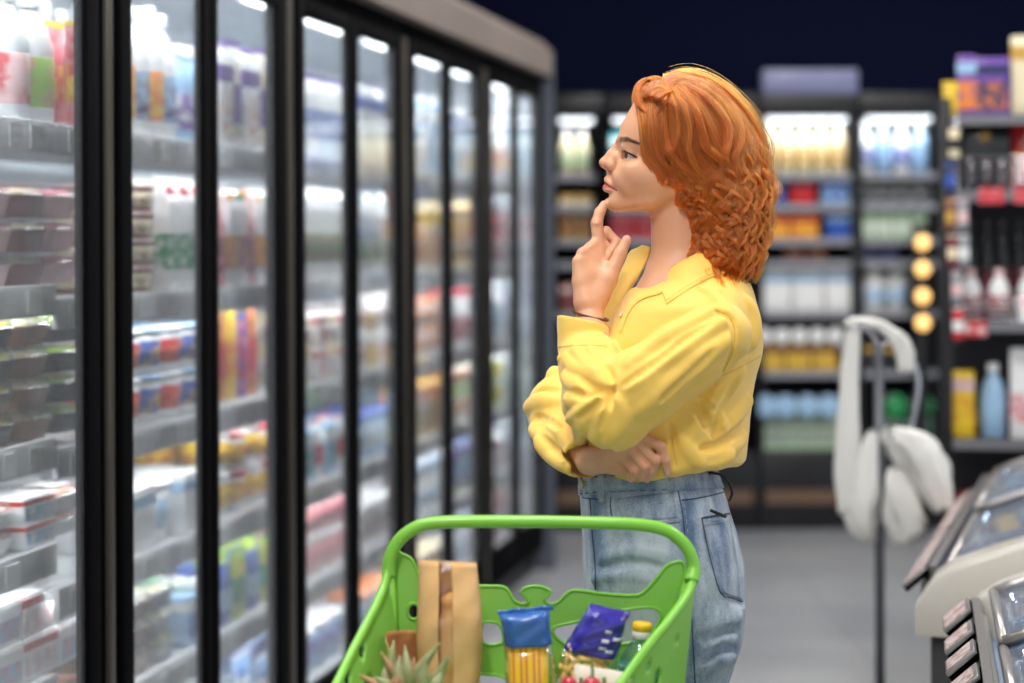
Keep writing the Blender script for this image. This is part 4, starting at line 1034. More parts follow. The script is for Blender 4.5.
    def near(s, x, v):
        "depth of the surface that faces the camera at x,v (None when nothing is there)"
        i = int(round((x - s.lo[0]) / s.h)); j = int(round((v - s.lo[2]) / s.h))
        if not (0 <= i < s.n[0] and 0 <= j < s.n[2]): return None
        c = s.f[i, :, j]; q = np.nonzero(c < 0)[0]
        if not len(q): return None
        return float(s.lo[1] + q[0] * s.h)
    def fold(s, pts, r, h, k=5, mode='add'):
        "a cloth fold drawn along picture points on the side that faces the camera; h = how far it stands out (or cuts in)"
        P = catmull([(a, b, 0) for a, b in pts], 5); Q = []
        for p in P:
            dd = s.near(p.x, p.y)
            if dd is not None: Q.append((p.x, dd, p.y))
        if len(Q) < 2: return
        ds = [q[1] for q in Q]; ds = [sum(ds[max(0, i - 2):i + 3]) / len(ds[max(0, i - 2):i + 3]) for i in range(len(ds))]
        n = len(Q)
        for i in range(n - 1):
            def rr_(j): u = j / (n - 1); return math.sin(PI * min(1, max(0, .08 + .84 * u))) ** .6
            e0, e1 = rr_(i), rr_(i + 1)
            if mode == 'add': o0, o1 = r * e0 - h * e0, r * e1 - h * e1
            else: o0, o1 = -(r * e0 - h * e0), -(r * e1 - h * e1)
            s.cap((Q[i][0], ds[i] + o0, Q[i][2]), (Q[i + 1][0], ds[i + 1] + o1, Q[i + 1][2]), r * e0 + .2, r * e1 + .2, k, mode)
    def mesh(s):
        f = s.f; ins = f < 0; n = f.shape
        cnt = np.zeros([n[0] - 1, n[1] - 1, n[2] - 1], np.uint8)
        for a in (0, 1):
            for b in (0, 1):
                for c in (0, 1): cnt += ins[a:n[0] - 1 + a, b:n[1] - 1 + b, c:n[2] - 1 + c]
        cells = np.argwhere((cnt > 0) & (cnt < 8)); idx = np.full(cnt.shape, -1, np.int32); idx[tuple(cells.T)] = np.arange(len(cells)); del cnt
        acc = np.zeros((len(cells), 3)); num = np.zeros(len(cells))
        cor = [(a, b, c) for a in (0, 1) for b in (0, 1) for c in (0, 1)]
        val = {c: f[cells[:, 0] + c[0], cells[:, 1] + c[1], cells[:, 2] + c[2]] for c in cor}
        for p in cor:
            for ax in range(3):
                if p[ax] == 0:
                    q = list(p); q[ax] = 1; q = tuple(q); A, Bv = val[p], val[q]; m = (A < 0) != (Bv < 0)
                    t = np.where(m, A / np.where(m, A - Bv, 1), 0); pos = np.array(p, float)[None] + t[:, None] * (np.array(q) - np.array(p))[None]
                    acc[m] += pos[m]; num[m] += 1
        num = np.maximum(num, 1); V = (cells + acc / num[:, None]) * s.h + s.lo
        Fs = []
        for ax in range(3):
            sl0 = [slice(None)] * 3; sl1 = [slice(None)] * 3; sl0[ax] = slice(0, -1); sl1[ax] = slice(1, None)
            A = ins[tuple(sl0)]; Bv = ins[tuple(sl1)]; o1, o2 = (ax + 1) % 3, (ax + 2) % 3
            E = np.argwhere(A != Bv); E = E[(E[:, o1] > 0) & (E[:, o2] > 0) & (E[:, o1] < n[o1] - 1) & (E[:, o2] < n[o2] - 1)]
            fl = A[tuple(E.T)]
            def cell(da, db): e = E.copy(); e[:, o1] -= da; e[:, o2] -= db; return idx[tuple(e.T)]
            q = np.stack([cell(1, 1), cell(0, 1), cell(0, 0), cell(1, 0)], 1)
            q[~fl] = q[~fl][:, ::-1]; Fs.append(q)
        Fq = np.concatenate(Fs); Fq = Fq[(Fq >= 0).all(1)]
        return V, Fq
def relax(V, Fq, it=1, lam=.5):
    for _ in range(it):
        acc = np.zeros_like(V); c = np.zeros(len(V))
        for a in range(4):
            b = (a + 1) % 4
            np.add.at(acc, Fq[:, a], V[Fq[:, b]]); np.add.at(c, Fq[:, a], 1); np.add.at(acc, Fq[:, b], V[Fq[:, a]]); np.add.at(c, Fq[:, b], 1)
        V = V + lam * (acc / np.maximum(c, 1)[:, None] - V)
    return V
def to_world(V):
    Y = YW + V[:, 1] * PXM
    return np.stack([(V[:, 0] - CX) * Y / F, Y, CAMZ + (HY - V[:, 2]) * Y / F], 1)
def vol_mesh(name, vol, m, it=1, org=(0, 0, 0), pre=None):
    V, Fq = vol.mesh(); V = relax(V, Fq, it)
    if pre: V = pre(V)
    P = to_world(V) - np.array(org)[None]
    me = bpy.data.meshes.new(name); me.vertices.add(len(P)); me.vertices.foreach_set('co', P.astype(np.float32).ravel())
    me.loops.add(len(Fq) * 4); me.loops.foreach_set('vertex_index', Fq.astype(np.int32).ravel())
    me.polygons.add(len(Fq)); me.polygons.foreach_set('loop_start', np.arange(0, len(Fq) * 4, 4, dtype=np.int32)); me.polygons.foreach_set('loop_total', np.full(len(Fq), 4, np.int32))
    me.update(calc_edges=True); me.validate(); me.shade_smooth()
    if m: me.materials.append(m)
    return me, V, Fq
# ---------------------------------------------------------------- the woman
ORG = Vector((PW_(665, 236, 0).x, YW, 0))
def paint_mat(name, attr, rough, sss=0, spec=.5, bump=0, bscale=400, sheen=0):
    m = bpy.data.materials.new(name); m.use_nodes = True; nt = m.node_tree; b = nt.nodes['Principled BSDF']
    a = nt.nodes.new('ShaderNodeAttribute'); a.attribute_name = attr
    nt.links.new(a.outputs['Color'], b.inputs['Base Color']); b.inputs['Roughness'].default_value = rough; b.inputs['Specular IOR Level'].default_value = spec
    b.inputs['Sheen Weight'].default_value = sheen
    if sss: b.inputs['Subsurface Weight'].default_value = sss; b.inputs['Subsurface Radius'].default_value = (1, .4, .25); b.inputs['Subsurface Scale'].default_value = .006
    if bump:
        tc = nt.nodes.new('ShaderNodeTexCoord'); n = nt.nodes.new('ShaderNodeTexNoise'); n.inputs['Scale'].default_value = bscale
        bp = nt.nodes.new('ShaderNodeBump'); bp.inputs['Strength'].default_value = bump; bp.inputs['Distance'].default_value = .001
        nt.links.new(tc.outputs['Object'], n.inputs['Vector']); nt.links.new(n.outputs['Fac'], bp.inputs['Height']); nt.links.new(bp.outputs['Normal'], b.inputs['Normal'])
    return m
m_skin = paint_mat('skin', 'skin_tint', .48, .12, .4, .15, 900)

HEADT = [(79, 662, 686, 12, 2.2), (84, 653, 703, 24, 2.2), (92, 643, 716, 33, 2.2), (100, 636, 723, 38, 2.2), (108, 631.5, 727, 41, 2.2), (116, 627, 730, 43, 2.2), (124, 622.5, 732, 44, 2.2), (132, 619.3, 733, 44.2, 2.2), (138, 618, 733, 44, 2.2),
         (145, 618.5, 732, 43.5, 2.15), (152, 618.2, 731, 43, 2.15), (160, 616, 728, 42, 2.1), (168, 613, 725, 41.5, 2.08), (176, 611, 720, 40, 2.05), (184, 610, 714, 37.5, 2.0), (192, 609.5, 707, 33.5, 1.92), (200, 609, 700, 27.5, 1.85), (207, 612, 692, 19, 1.8), (212, 622, 684, 11, 1.8)]
def head_hw(x, v):
    v = np.array([float(v)]); fr, bk, hw, n = (float(tab(HEADT, v, c)[0]) for c in (1, 2, 3, 4))
    t = (668 - x) / (668 - fr) if x < 668 else (x - 668) / (bk - 668)
    return 0 if abs(t) >= 1 else hw * (1 - abs(t) ** n) ** (1 / n)
vol = Vol((522, 780), (-150, 150), (76, 512), QH)
# torso
vol.loft([(232, 678, 690, 4), (246, 664, 704, 18), (260, 651, 722, 33), (275, 643, 734, 46), (290, 634, 741, 66), (305, 626, 748, 90), (330, 614, 752, 98), (350, 606, 751, 88), (370, 602, 748, 82), (400, 606, 742, 78), (430, 606, 736, 74), (455, 602, 728, 74), (480, 590, 710, 74), (508, 590, 714, 80)], None, 4, 2.3)
# neck
vol.cap((678, 0, 196), (683, 0, 266), 27.5, 32, 13); vol.cap((690, -20, 200), (656, -6, 274), 5, 4, 8); vol.cap((690, 20, 200), (656, 6, 274), 5, 4, 8)
for q in (-1, 1): vol.cap((652, q * 8, 279), (690, q * 52, 284), 4, 4, 7); vol.cap((655, q * 4, 271), (655, q * 4, 271), 2, 2, 4, 'add')
vol.cap((650, 0, 272), (648, 0, 276), 3.5, 3.5, 4, 'cut')
# arms inside the sleeves
vol.limb([(712, -78, 324), (706, -88, 348), (612, -100, 410)], [20, 23, 20], 8, 8)
vol.limb([(612, -100, 410), (600, -84, 370), (589, -54, 330), (590, -44, 306)], [22, 21, 15.5, 13], 6, 6)
vol.limb([(705, 76, 324), (700, 82, 348), (565, 36, 412)], [20, 23, 19], 8, 8)
vol.limb([(565, 36, 412), (572, -20, 436), (588, -82, 461), (600, -98, 460)], [21, 18, 12.5, 11.5], 6, 6)
# head
vol.loft(HEADT, 668, 9, 2.25, nf=4)
for q in (-1, 1):
    vol.cap((621, q * 9, 203), (650, q * 25, 199), 8, 8, 8); vol.cap((650, q * 25, 199), (683, q * 33, 184), 8, 9, 10)      # jaw
    vol.cap((636, q * 24, 169), (656, q * 31, 164), 9, 9, 12); vol.cap((650, q * 25, 180), (664, q * 27, 178), 12, 12, 12); vol.cap((641, q * 23, 177), (656, q * 27, 177), 13, 13.5, 14)                                                               # cheekbone
    vol.cap((622, q * 17, 180), (630, q * 22, 188), 7, 7, 9)
    vol.cap((688, q * 43, 158), (685, q * 42, 176), 5, 3.5, 3, sq=(1.4, .6, 1.6))                                           # ear
vol.cap((613.5, 0, 201.5), (615, 0, 204), 8.8, 8.2, 5)                                                                      # chin
for q in (-1, 1): vol.cap((616, q * 6, 203.5), (616, q * 6, 203.5), 7.2, 7.2, 5)
vol.cap((607.5, -6, 196.5), (607.5, 6, 196.5), 1.6, 1.6, 5, 'cut')
# brow, sockets, lids
for q in (-1, 1):
    vol.cap((614, q * 21, 155), (619, q * 26, 155), 8.5, 7.5, 5, 'cut'); vol.cap((619, q * 26, 155), (633, q * 36.5, 156), 7.5, 6.5, 6, 'cut')
    vol.cap((621.5, q * 7, 140), (628, q * 24, 141), 2.6, 2.4, 6)
    vol.cap((632.3, q * 21, 156), (632.3, q * 21, 156), 8.6, 8.6, 2.2); vol.cap((624, q * 22, 147.5), (638, q * 27, 152), 2.6, 2.6, 4)
# nose
vol.cap((619.5, 0, 143), (611.5, 0, 154), 3.4, 3.9, 5); vol.cap((611.5, 0, 154), (604.4, 0, 163.0), 3.9, 4.7, 2.5)
vol.cap((604.4, 0, 163.0), (605.4, 0, 164.6), 4.7, 4.5, 2)
for q in (-1, 1):
    vol.cap((610.8, q * 6.3, 166.2), (612.5, q * 7.2, 167), 3.9, 3.4, 3.2); vol.cap((616, q * 7, 157), (612, q * 5, 164), 3, 3.4, 6)
vol.cap((606.3, 0, 167.2), (610.5, 0, 170.6), 2.4, 2.4, 2)
for q in (-1, 1): vol.cap((608.6, q * 4.2, 171.6), (610.8, q * 5, 170.8), 1.7, 1.7, .8, 'cut')
for q in (-1, 1): vol.cap((616, q * 12, 165), (615.5, q * 10.5, 171), 1.2, 1.2, 3, 'cut')
# lips
vol.cap((609.3, 0, 174), (608.6, 0, 178), 2.2, 2.4, 4)
for q in (-1, 1):
    vol.limb([(608.2, 0, 180.6), (608.0, q * 3.0, 180.2), (610.6, q * 8, 183.6), (616.6, q * 13.5, 189.8)], [3.6, 3.7, 2.9, 1.0], 1, 1.6)
    vol.limb([(607.2, 0, 188.2), (607.8, q * 4.5, 188.6), (610.8, q * 8.5, 190.0), (616.8, q * 13, 190.8)], [4.3, 4.1, 3.2, .9], 1, 1.6)
    vol.cap((618, q * 14.4, 190.8), (618, q * 14.4, 190.8), 1.5, 1.5, 2.5, 'cut')
    vol.limb([(604.6, 0, 184.4), (608, q * 5, 185.2), (612, q * 9.5, 187.6), (617.5, q * 14, 190.4)], [.9, .9, .9, .7], .5, .01) if False else None
    vol.cap((603.2, 0, 184.5), (606, q * 5, 185.2), .9, .9, 1.0, 'cut'); vol.cap((606, q * 5, 185.2), (610.0, q * 10, 187.9), .9, .8, 1.0, 'cut'); vol.cap((610, q * 10, 187.9), (616.5, q * 14.6, 190.6), .8, .7, 1.0, 'cut')
# eye openings
for q in (-1, 1):
    sl, G = vol.sub((616, min(q * 8, q * 36), 144), (642, max(q * 8, q * 36), 168))
    ex, ev = 638.2, 157.9
    up = ((G[0] - ex) * (151.6 - ev) - (G[2] - ev) * (624 - ex)) / math.hypot(624 - ex, 151.6 - ev)       # side of the line apex -> upper lid front
    lo = ((G[0] - ex) * (159.6 - ev) - (G[2] - ev) * (625.5 - ex)) / math.hypot(625.5 - ex, 159.6 - ev)
    g = np.maximum(-up, lo) if True else 0
    g = np.maximum(np.maximum(g, G[0] - ex), np.sqrt((G[0] - 632.3) ** 2 + (G[1] - q * 21) ** 2 + (G[2] - 156) ** 2) - 13)
    g = np.maximum(g, 11.5 - np.abs(G[1])) + 0 * G[1]
    vol.op(sl, g.astype(np.float32), .5, 'cut')
# left hand, raised to the chin
WR = (590, -44, 304)
vol.limb([WR, (598, -32, 278), (599, -17, 249)], [11, 9, 6.6], 4, 7)
vol.limb([WR, (592, -36, 275), (590, -25, 249)], [11, 9, 6.4], 4, 7)
vol.limb([(586, -46, 302), (585, -41, 278), (582.5, -34, 254)], [10, 8, 6.2], 4, 7)
vol.limb([(584, -48, 302), (579.5, -44, 282), (577.5, -41, 262)], [9, 7, 5.6], 4, 7)
vol.limb([(600, -42, 296), (608, -38, 280), (613.5, -35, 268)], [10, 9, 7.6], 4, 8)
vol.limb([(594, -28, 272), (604, -26, 268)], [8, 6], 3, 6)
vol.limb([(599, -17, 249), (596.8, -13, 224), (599.8, -9, 213), (604.4, -6, 205)], [6.6, 6.0, 5.3, 4.3], 2, 2)
vol.limb([(590, -25, 249), (606, -5, 232), (617, -9, 243), (612, -17, 252)], [6.0, 5.3, 4.7, 4.1], 2, 1.2)
vol.limb([(582.5, -34, 254), (600, -12, 240), (611, -15, 251.5), (605.5, -22, 260)], [5.8, 5.0, 4.6, 4.0], 2, 1.2)
vol.limb([(577.5, -41, 262), (592, -20, 251), (602, -20, 260), (598, -27, 268)], [5.2, 4.5, 4.0, 3.6], 2, 1.2)
vol.limb([(613.5, -35, 268), (620.5, -32, 254), (626.6, -29, 240.5)], [7.6, 6.1, 4.9], 3, 1.5)
for a in ((596.6, -18, 224), (581.5, -39.5, 253), (590, -31.5, 247.5)): vol.cap(a, a, 1.8, 1.8, 3)
# right hand, tucked under the left elbow
def H2(P): return [(p[0], p[2], p[1]) for p in P]
vol.limb(H2([(592, 463, -88), (606, 459, -104), (619, 457, -110)]), [11, 9.5, 6.2], 4, 6)
vol.limb(H2([(592, 462, -88), (610, 453, -106), (627, 449, -112)]), [11, 9.5, 6.2], 4, 6)
vol.limb(H2([(592, 460, -88), (612, 449, -106), (634, 442, -111)]), [11, 9.5, 6.2], 4, 6)
vol.limb(H2([(592, 459, -88), (614, 446, -104), (641, 437, -108)]), [11, 9.5, 6], 4, 6)
vol.limb(H2([(619, 457, -110), (633.5, 471, -112), (630, 479, -103)]), [5.8, 5.0, 4.2], 2, 1.8)
vol.limb(H2([(627, 449, -112), (643.5, 467, -114), (640, 478, -106)]), [6.0, 5.3, 4.5], 2, 1.5)
vol.limb(H2([(634, 442, -111), (654, 461, -114), (650.5, 472, -108), (646, 479.5, -102)]), [6.1, 5.4, 4.9, 4.2], 2, 1.2)
vol.limb(H2([(641, 437, -108), (659.5, 447.5, -112), (664, 461, -109), (666.5, 474, -103)]), [6.1, 5.5, 4.8, 4.0], 2, 1.2)
vol.limb(H2([(598, 466, -98), (612, 468, -106), (624, 472, -104)]), [8, 6.5, 5], 3, 3)
me, V, Fq = vol_mesh('person', vol, m_skin, 1, ORG)
# skin tints: lips, cheeks, knuckles and brow hair colour belong to the skin itself
x, d, v = V[:, 0], V[:, 1], V[:, 2]; ad = np.abs(d)
base = np.array(rgb(226, 168, 132)); col = np.tile(base, (len(V), 1))
def tint(w_, c):
    global col
    w_ = np.clip(w_, 0, 1)[:, None]; col = col * (1 - w_) + np.array(c)[None] * w_
def gs(cx, cd, cv, rx_, rd, rv, dd=None): return np.exp(-(((x - cx) / rx_) ** 2 + ((ad - cd) / rd) ** 2 + ((v - cv) / rv) ** 2))
head_ = v < 215
tint(np.exp(-((v - (140.3 + np.clip(x - 630, 0, 12) * .75)) / 2.0) ** 2) * (x > 619) * (x < 640) * (ad > 6) * .45, rgb(120, 74, 50)); tint(gs(632, 30, 178, 14, 14, 11) * .22, rgb(226, 138, 112)); tint(gs(604, 2, 165, 6, 8, 5) * .3, rgb(216, 130, 110))
# lips: band round the mouth line
ml = 184.6 + np.clip((x - 604), 0, 14) * .46
upw = 4.9 - np.clip(ad, 0, 14) * .27; lww = 6.2 - np.clip(ad, 0, 14) * .36
lip = np.where(v < ml, 1 - (ml - v) / np.maximum(upw, .4), 1 - (v - ml) / np.maximum(lww, .4)); lip = np.clip(lip * 5, 0, 1) * (x < 618.5) * (ad < 15.5) * (v > 172) * (v < 200) * (x > 598)
tint(lip * .95, rgb(192, 88, 98))
for a in ((596.8, 14, 222), (582, 36, 252), (633, 112, 471), (643, 113, 467), (653, 114, 460), (660, 112, 447)): tint(gs(*a, 6, 6, 6) * .35, rgb(214, 120, 100))
tint(np.exp(-((x - 666.8) / 3.2) ** 2 - ((v - 473.5) / 3.6) ** 2) * (d < -104) * .7, rgb(240, 190, 178))
tint(np.exp(-((x - 629) / 2.6) ** 2 - ((v - 239) / 3.6) ** 2) * .5, rgb(240, 196, 182))
at = me.color_attributes.new('skin_tint', 'FLOAT_COLOR', 'POINT'); at.data.foreach_set('color', np.concatenate([col, np.ones((len(V), 1))], 1).astype(np.float32).ravel())
woman = obj('person', me); woman.location = ORG
tag(woman, 'woman with wavy red hair in yellow shirt and jeans, finger on chin, facing the freezers', 'person')
def LP(x_, v_, d_): return PW_(x_, v_, d_) - ORG
# eyes
m_eyew = mat('eye_white', rgb(222, 214, 208), .15, coat=.5)
m_iris = mat('grey_green_iris', rgb(84, 80, 66), .12, coat=.8); m_pup = mat('pupil', rgb(8, 8, 8), .08)
for q in (-1, 1):
    c = LP(632.3, 156, q * 21); r = 7.45 * PXM
    look = Vector((-1, -.48, .06)).normalized(); rot = look.to_track_quat('Z', 'Y').to_matrix().to_4x4()
    b = MB(); M_ = Matrix.Translation(c) @ rot
    pr = [(r * math.sin(t), -r * math.cos(t)) for t in np.linspace(0, PI - .50, 18)]; b.lathe([(max(1e-6, a), z) for a, z in pr], m_eyew, 28, M=M_)
    b.lathe([(r * math.sin(t), r * math.cos(t) + .00015) for t in np.linspace(.50, .19, 5)], m_iris, 28, M=M_)
    b.lathe([(r * math.sin(t), r * math.cos(t) + .0002) for t in np.linspace(.19, 0, 4)], m_pup, 20, M=M_)
    b.build('eye', woman)
# lashes and brows
m_lash = mat('lash', rgb(40, 24, 18), .6); m_brow = mat('brow_hair', rgb(104, 60, 38), .6)
bvh = BVHTree.FromPolygons([Vector(p) for p in (to_world(V) - np.array(ORG)[None])], Fq.tolist())
def hit(bv, x_, v_, far=False):
    "the point of the surface seen at x_,v_ (local to the woman)"
    o = Vector((0, 0, CAMZ)) - ORG; t = PW_(x_, v_, 0) - ORG; dr = (t - o).normalized()
    r_ = bv.ray_cast(o, dr)
    return (r_[0], r_[1]) if r_[0] is not None else (None, None)
b = MB(); rr = random.Random(5)
for k in range(26):
    u = k / 25; x0 = 625.2 + 12.4 * u; v0 = 151.0 + 6.6 * u
    p, n_ = hit(bvh, x0, v0)
    if p is None: continue
    L_ = 4.2 - 1.2 * abs(u - .3); e = p + Vector((-L_ * .85 * PXM, -.8 * PXM * (1 + u), L_ * (.15 - .1 * u) * PXM)); mid = (p + e) / 2 + Vector((0, -.0006, -.0010))
    b.tube([p, mid, e], [.0006, .00045, .0001], m_lash, 4)
for k in range(12):
    u = k / 11; p = LP(624 + 1.5 * u, 150.5 + u, 14 + 6 * u); b.tube([p, p + Vector((-3.5 * PXM, 0, -.3 * PXM)), p + Vector((-6.5 * PXM, 0, 1.2 * PXM))], [.0006, .00045, .0001], m_lash, 4)
lid_ = [hit(bvh, x0, v0)[0] for x0, v0 in ((624.6, 151.4), (628, 152.6), (631.5, 154.2), (635, 156), (637.8, 157.6))]
b.tube(catmull([p + Vector((0, -.0003, 0)) for p in lid_ if p is not None], 4), .00038, m_lash, 5)
tag(b.build('eyelashes', woman), kind='stuff')
b = MB()
for q in (-1, 1):
    for k in range(420):
        u = rr.random(); xx = 620.2 + 19.5 * u; vv = 140.2 - .5 * math.sin(PI * min(1, u * 1.3)) + 7.6 * max(0, u - .42) ** 1.2 + rr.uniform(-1, 1) * (2.8 - 1.7 * u)
        if q < 0:
            p, n_ = hit(bvh, xx, vv)
            if p is None: continue
        else:
            p = LP(xx - 2, vv, head_hw(xx, vv))
        e = p + Vector((3.6 * PXM, -.25 * PXM * (-q), (.5 - 1.9 * u) * PXM))
        if q < 0: n2 = n_ if n_.y < 0 else -n_; p = p + n2 * .0002; e = e + n2 * .0005
        b.tube([p, e], [.0006, .0002], m_brow, 3)
b.build('eyebrows', woman)
# ---------------------------------------------------------------- shirt
m_shirt = mat('yellow_cotton', rgb(252, 207, 98), .62, bump=.12, bscale=900, sheen=.25, spec=.35)
m_seam = mat('yellow_seam', rgb(214, 168, 54), .7)
sh = Vol((514, 776), (-168, 150), (244, 500), SQ)
# near sleeve
sh.limb([(720, -92, 336), (686, -104, 358), (640, -112, 388), (611, -110, 410)], [32, 35, 38.5, 41], 10, 4)
sh.limb([(611, -110, 412), (602, -100, 400), (590, -74, 366), (583, -58, 345)], [41, 40, 31, 25.5], 8, 5)
sh.cap((583, -58, 346), (582, -50, 306), 25.8, 25.6, 2)
# far sleeve
sh.limb([(705, 84, 330), (640, 72, 362), (590, 50, 392), (564, 36, 411)], [30, 33, 36, 37], 8, 6)
sh.limb([(564, 36, 411), (566, 8, 424), (574, -34, 444), (580, -64, 456)], [37, 35, 29, 23], 8, 5)
sh.cap((580, -64, 456), (586, -88, 463), 23, 22, 2)
sl, G2 = sh.sub((548, -90, 268), (618, -14, 336)); g = (315.5 + (G2[0] - 557) * .24 - G2[2]) + 0 * G2[1] + (G2[1] + 52) * .10; sh.op(sl, (-g).astype(np.float32), 1, 'cut')
sh.limb([(582, -50, 306), (583, -54, 332)], [21.5, 20], 1, .8) if False else None
sh.cap((581.5, -48, 300), (583, -54, 330), 22.4, 20.5, 1, 'cut')
dv = np.array([586 - 580, -88 + 64, 463 - 456.]); dv /= np.linalg.norm(dv)
sl, G2 = sh.sub((556, -125, 430), (640, -62, 500)); g = (G2[0] - 583) * dv[0] + (G2[1] + 76) * dv[1] + (G2[2] - 459.5) * dv[2]
arm = np.sqrt((G2[0] - 583) ** 2 + (G2[2] - 459.5) ** 2) - 30 + 0 * G2[1]
sh.op(sl, np.maximum(-g, arm).astype(np.float32), 1, 'cut')
sh.cap((584, -80, 461), (580, -60, 456), 19.5, 19, 1, 'cut')
sh.loft([(250, 676, 722, 30, 1.7), (262, 666, 733, 40, 1.7), (275, 655, 745, 56, 1.65), (286, 641, 751, 76, 1.65), (296, 627, 754.5, 95, 1.7), (306, 617, 757, 106, 1.8), (321, 608, 760.5, 111, 1.85), (345, 598, 763, 110, 2), (357, 596, 761.5, 106, 2.1), (380, 593, 755, 102, 2.3), (416, 592, 750, 101, 2.35), (447, 592, 747, 103, 2.35), (465, 592, 744, 103, 2.35), (478, 594, 739, 99, 2.35), (486, 600, 730, 92, 2.35), (496, 612, 716, 82, 2.35)], None, 4, 2.35, nf=4)
A_ = [
 # near sleeve: long ridges and the pull lines that run to the elbow crease
 ([(716, 312), (688, 326), (655, 345), (628, 366)], 8, 2.6), ([(728, 340), (704, 356), (668, 385), (636, 412)], 10, 3.0), ([(724, 322), (700, 338), (664, 362), (630, 388)], 7, 1.6),
 ([(612, 398), (622, 416), (612, 436), (592, 448)], 8, 3.0), ([(600, 398), (588, 412), (580, 430), (580, 446)], 7, 3.0), ([(606, 402), (600, 420), (592, 440)], 5, 2.2),
 ([(566, 356), (574, 368), (590, 376), (604, 384)], 6, 2.4), ([(563, 376), (576, 386), (594, 390)], 6, 2.6), ([(566, 400), (580, 402), (598, 396)], 6, 2.2), ([(568, 420), (578, 414), (594, 402)], 5, 2.0),
 ([(588, 350), (596, 360), (605, 376)], 4.5, 1.8), ([(574, 350), (584, 362), (598, 376)], 4, 1.6),
 # far sleeve
 ([(529, 384), (540, 377), (556, 374)], 7, 3), ([(527, 408), (542, 402), (560, 404)], 8, 3.4), ([(527, 424), (540, 436), (556, 446)], 7, 3), ([(536, 440), (550, 456), (566, 468)], 6, 2.6), ([(538, 366), (552, 362), (560, 358)], 5, 2), ([(548, 420), (560, 432), (570, 446)], 5, 2.2),
 # body
 ([(742, 372), (722, 392), (700, 420), (684, 452)], 8, 2.6), ([(748, 400), (732, 418), (716, 444)], 8, 2.6), ([(742, 436), (730, 448), (710, 458), (690, 462)], 8, 1.8), ([(700, 398), (716, 420), (722, 440)], 6, 2.2),
 ([(680, 440), (690, 455), (700, 466)], 6, 2.2), ([(745, 300), (752, 322), (752, 346)], 7, 1.8), ([(700, 290), (716, 300), (730, 318)], 6, 1.4), ([(672, 440), (668, 456), (664, 470)], 5, 2), ([(730, 456), (716, 466), (700, 470)], 6, 2.4),
]
B_ = [
 ([(613, 388), (604, 392), (592, 388), (578, 378)], 3.4, 3.6), ([(612, 392), (602, 402), (588, 412), (576, 420)], 3.2, 3.2), ([(613, 394), (606, 412), (600, 430)], 3, 2.6), ([(612, 382), (606, 370), (598, 358)], 3, 2.4),
 ([(709, 324), (684, 340), (650, 366), (622, 386)], 3.2, 1.6), ([(716, 350), (690, 376), (660, 402)], 3.4, 1.4), ([(572, 392), (584, 396), (598, 392)], 3, 2.2),
 ([(534, 393), (548, 389), (562, 390)], 3.4, 2.8), ([(532, 417), (546, 420), (560, 428)], 3.4, 2.8), ([(538, 434), (552, 448), (564, 458)], 3, 2.2),
 ([(722, 376), (704, 398), (696, 410), (716, 409)], 5, 3), ([(697, 404), (706, 424), (722, 434)], 4.5, 3), ([(738, 380), (722, 410), (712, 436)], 4, 2), ([(742, 424), (722, 444), (700, 450)], 4, 2.2), ([(756, 352), (738, 362), (722, 376), (700, 396)], 2.6, 2.0),
 ([(716, 312), (728, 318), (734, 330), (732, 350), (722, 374)], 1.8, 1.3), ([(668, 424), (672, 444), (674, 468)], 3, 2.0),
]
for p, r, h in A_: sh.fold(p, r, h * .72, 6)
for p, r, h in B_: sh.fold(p, r, h * .62, 4.2, 'cut')
# soft small wrinkles everywhere
G = (sh.ax[0][:, None, None], sh.ax[1][None, :, None], sh.ax[2][None, None, :])
wv = (np.sin(G[0] * .10 + G[2] * .13 + 1.5 * np.sin(G[2] * .045 + G[1] * .03)) * np.sin(G[0] * .07 - G[2] * .09 + G[1] * .06 + 2)).astype(np.float32)
sh.f += wv * .28
wv = (np.sin(G[0] * .24 - G[2] * .19 + 2.2 * np.sin(G[0] * .05 + G[2] * .06)) * np.sin(G[2] * .21 + G[1] * .12)).astype(np.float32); sh.f += wv * .10; del wv
# hem: tucked in, the cloth bags over the waistband
hem = (G[2] - (483 - np.clip(G[0] - 640, 0, 100) * .16 - np.clip(600 - G[0], 0, 30) * .05 + .5 * np.sin(G[0] * .3) + 0 * G[1])).astype(np.float32)
t_ = np.clip(.5 - .5 * (sh.f - hem) / 9, 0, 1); sh.f = sh.f + (hem - sh.f) * t_ + 9 * t_ * (1 - t_); del t_, hem
# neck opening (a V down the front), sleeve ends
hw = np.interp(sh.ax[2], [240, 262, 275, 290, 303, 314], [40, 33, 26, 15, 6.5, -4])[None, None, :]
g = np.maximum(np.abs(G[1]) - hw, G[0] - 676) + 0 * G[2]; sh.op((slice(None),) * 3, g.astype(np.float32), 1.5, 'cut')
sl, G2 = sh.sub((640, -60, 240), (735, 60, 292)); g = np.maximum(np.sqrt(((G2[0] - 685) / 1.0) ** 2 + (G2[1] / 1.06) ** 2) - 36, G2[2] - (285 - (G2[0] - 655) * .56)); sh.op(sl, g.astype(np.float32), 1.5, 'cut')
sme, SV, SF = vol_mesh('shirt', sh, m_shirt, 1, ORG)
shirt = obj('shirt', sme, woman)
sbv = BVHTree.FromPolygons([Vector(p) for p in (to_world(SV) - np.array(ORG)[None])], SF.tolist())
def on_surface(bv, pts, off=.0006, n=5, vis=True):
    out = []
    for p in catmull([(a, b_, 0) for a, b_ in pts], n):
        h_, nn = hit(bv, p.x, p.y)
        if h_ is None: continue
        if nn.y > 0: nn = -nn
        out.append(h_ + nn * off)
    return out
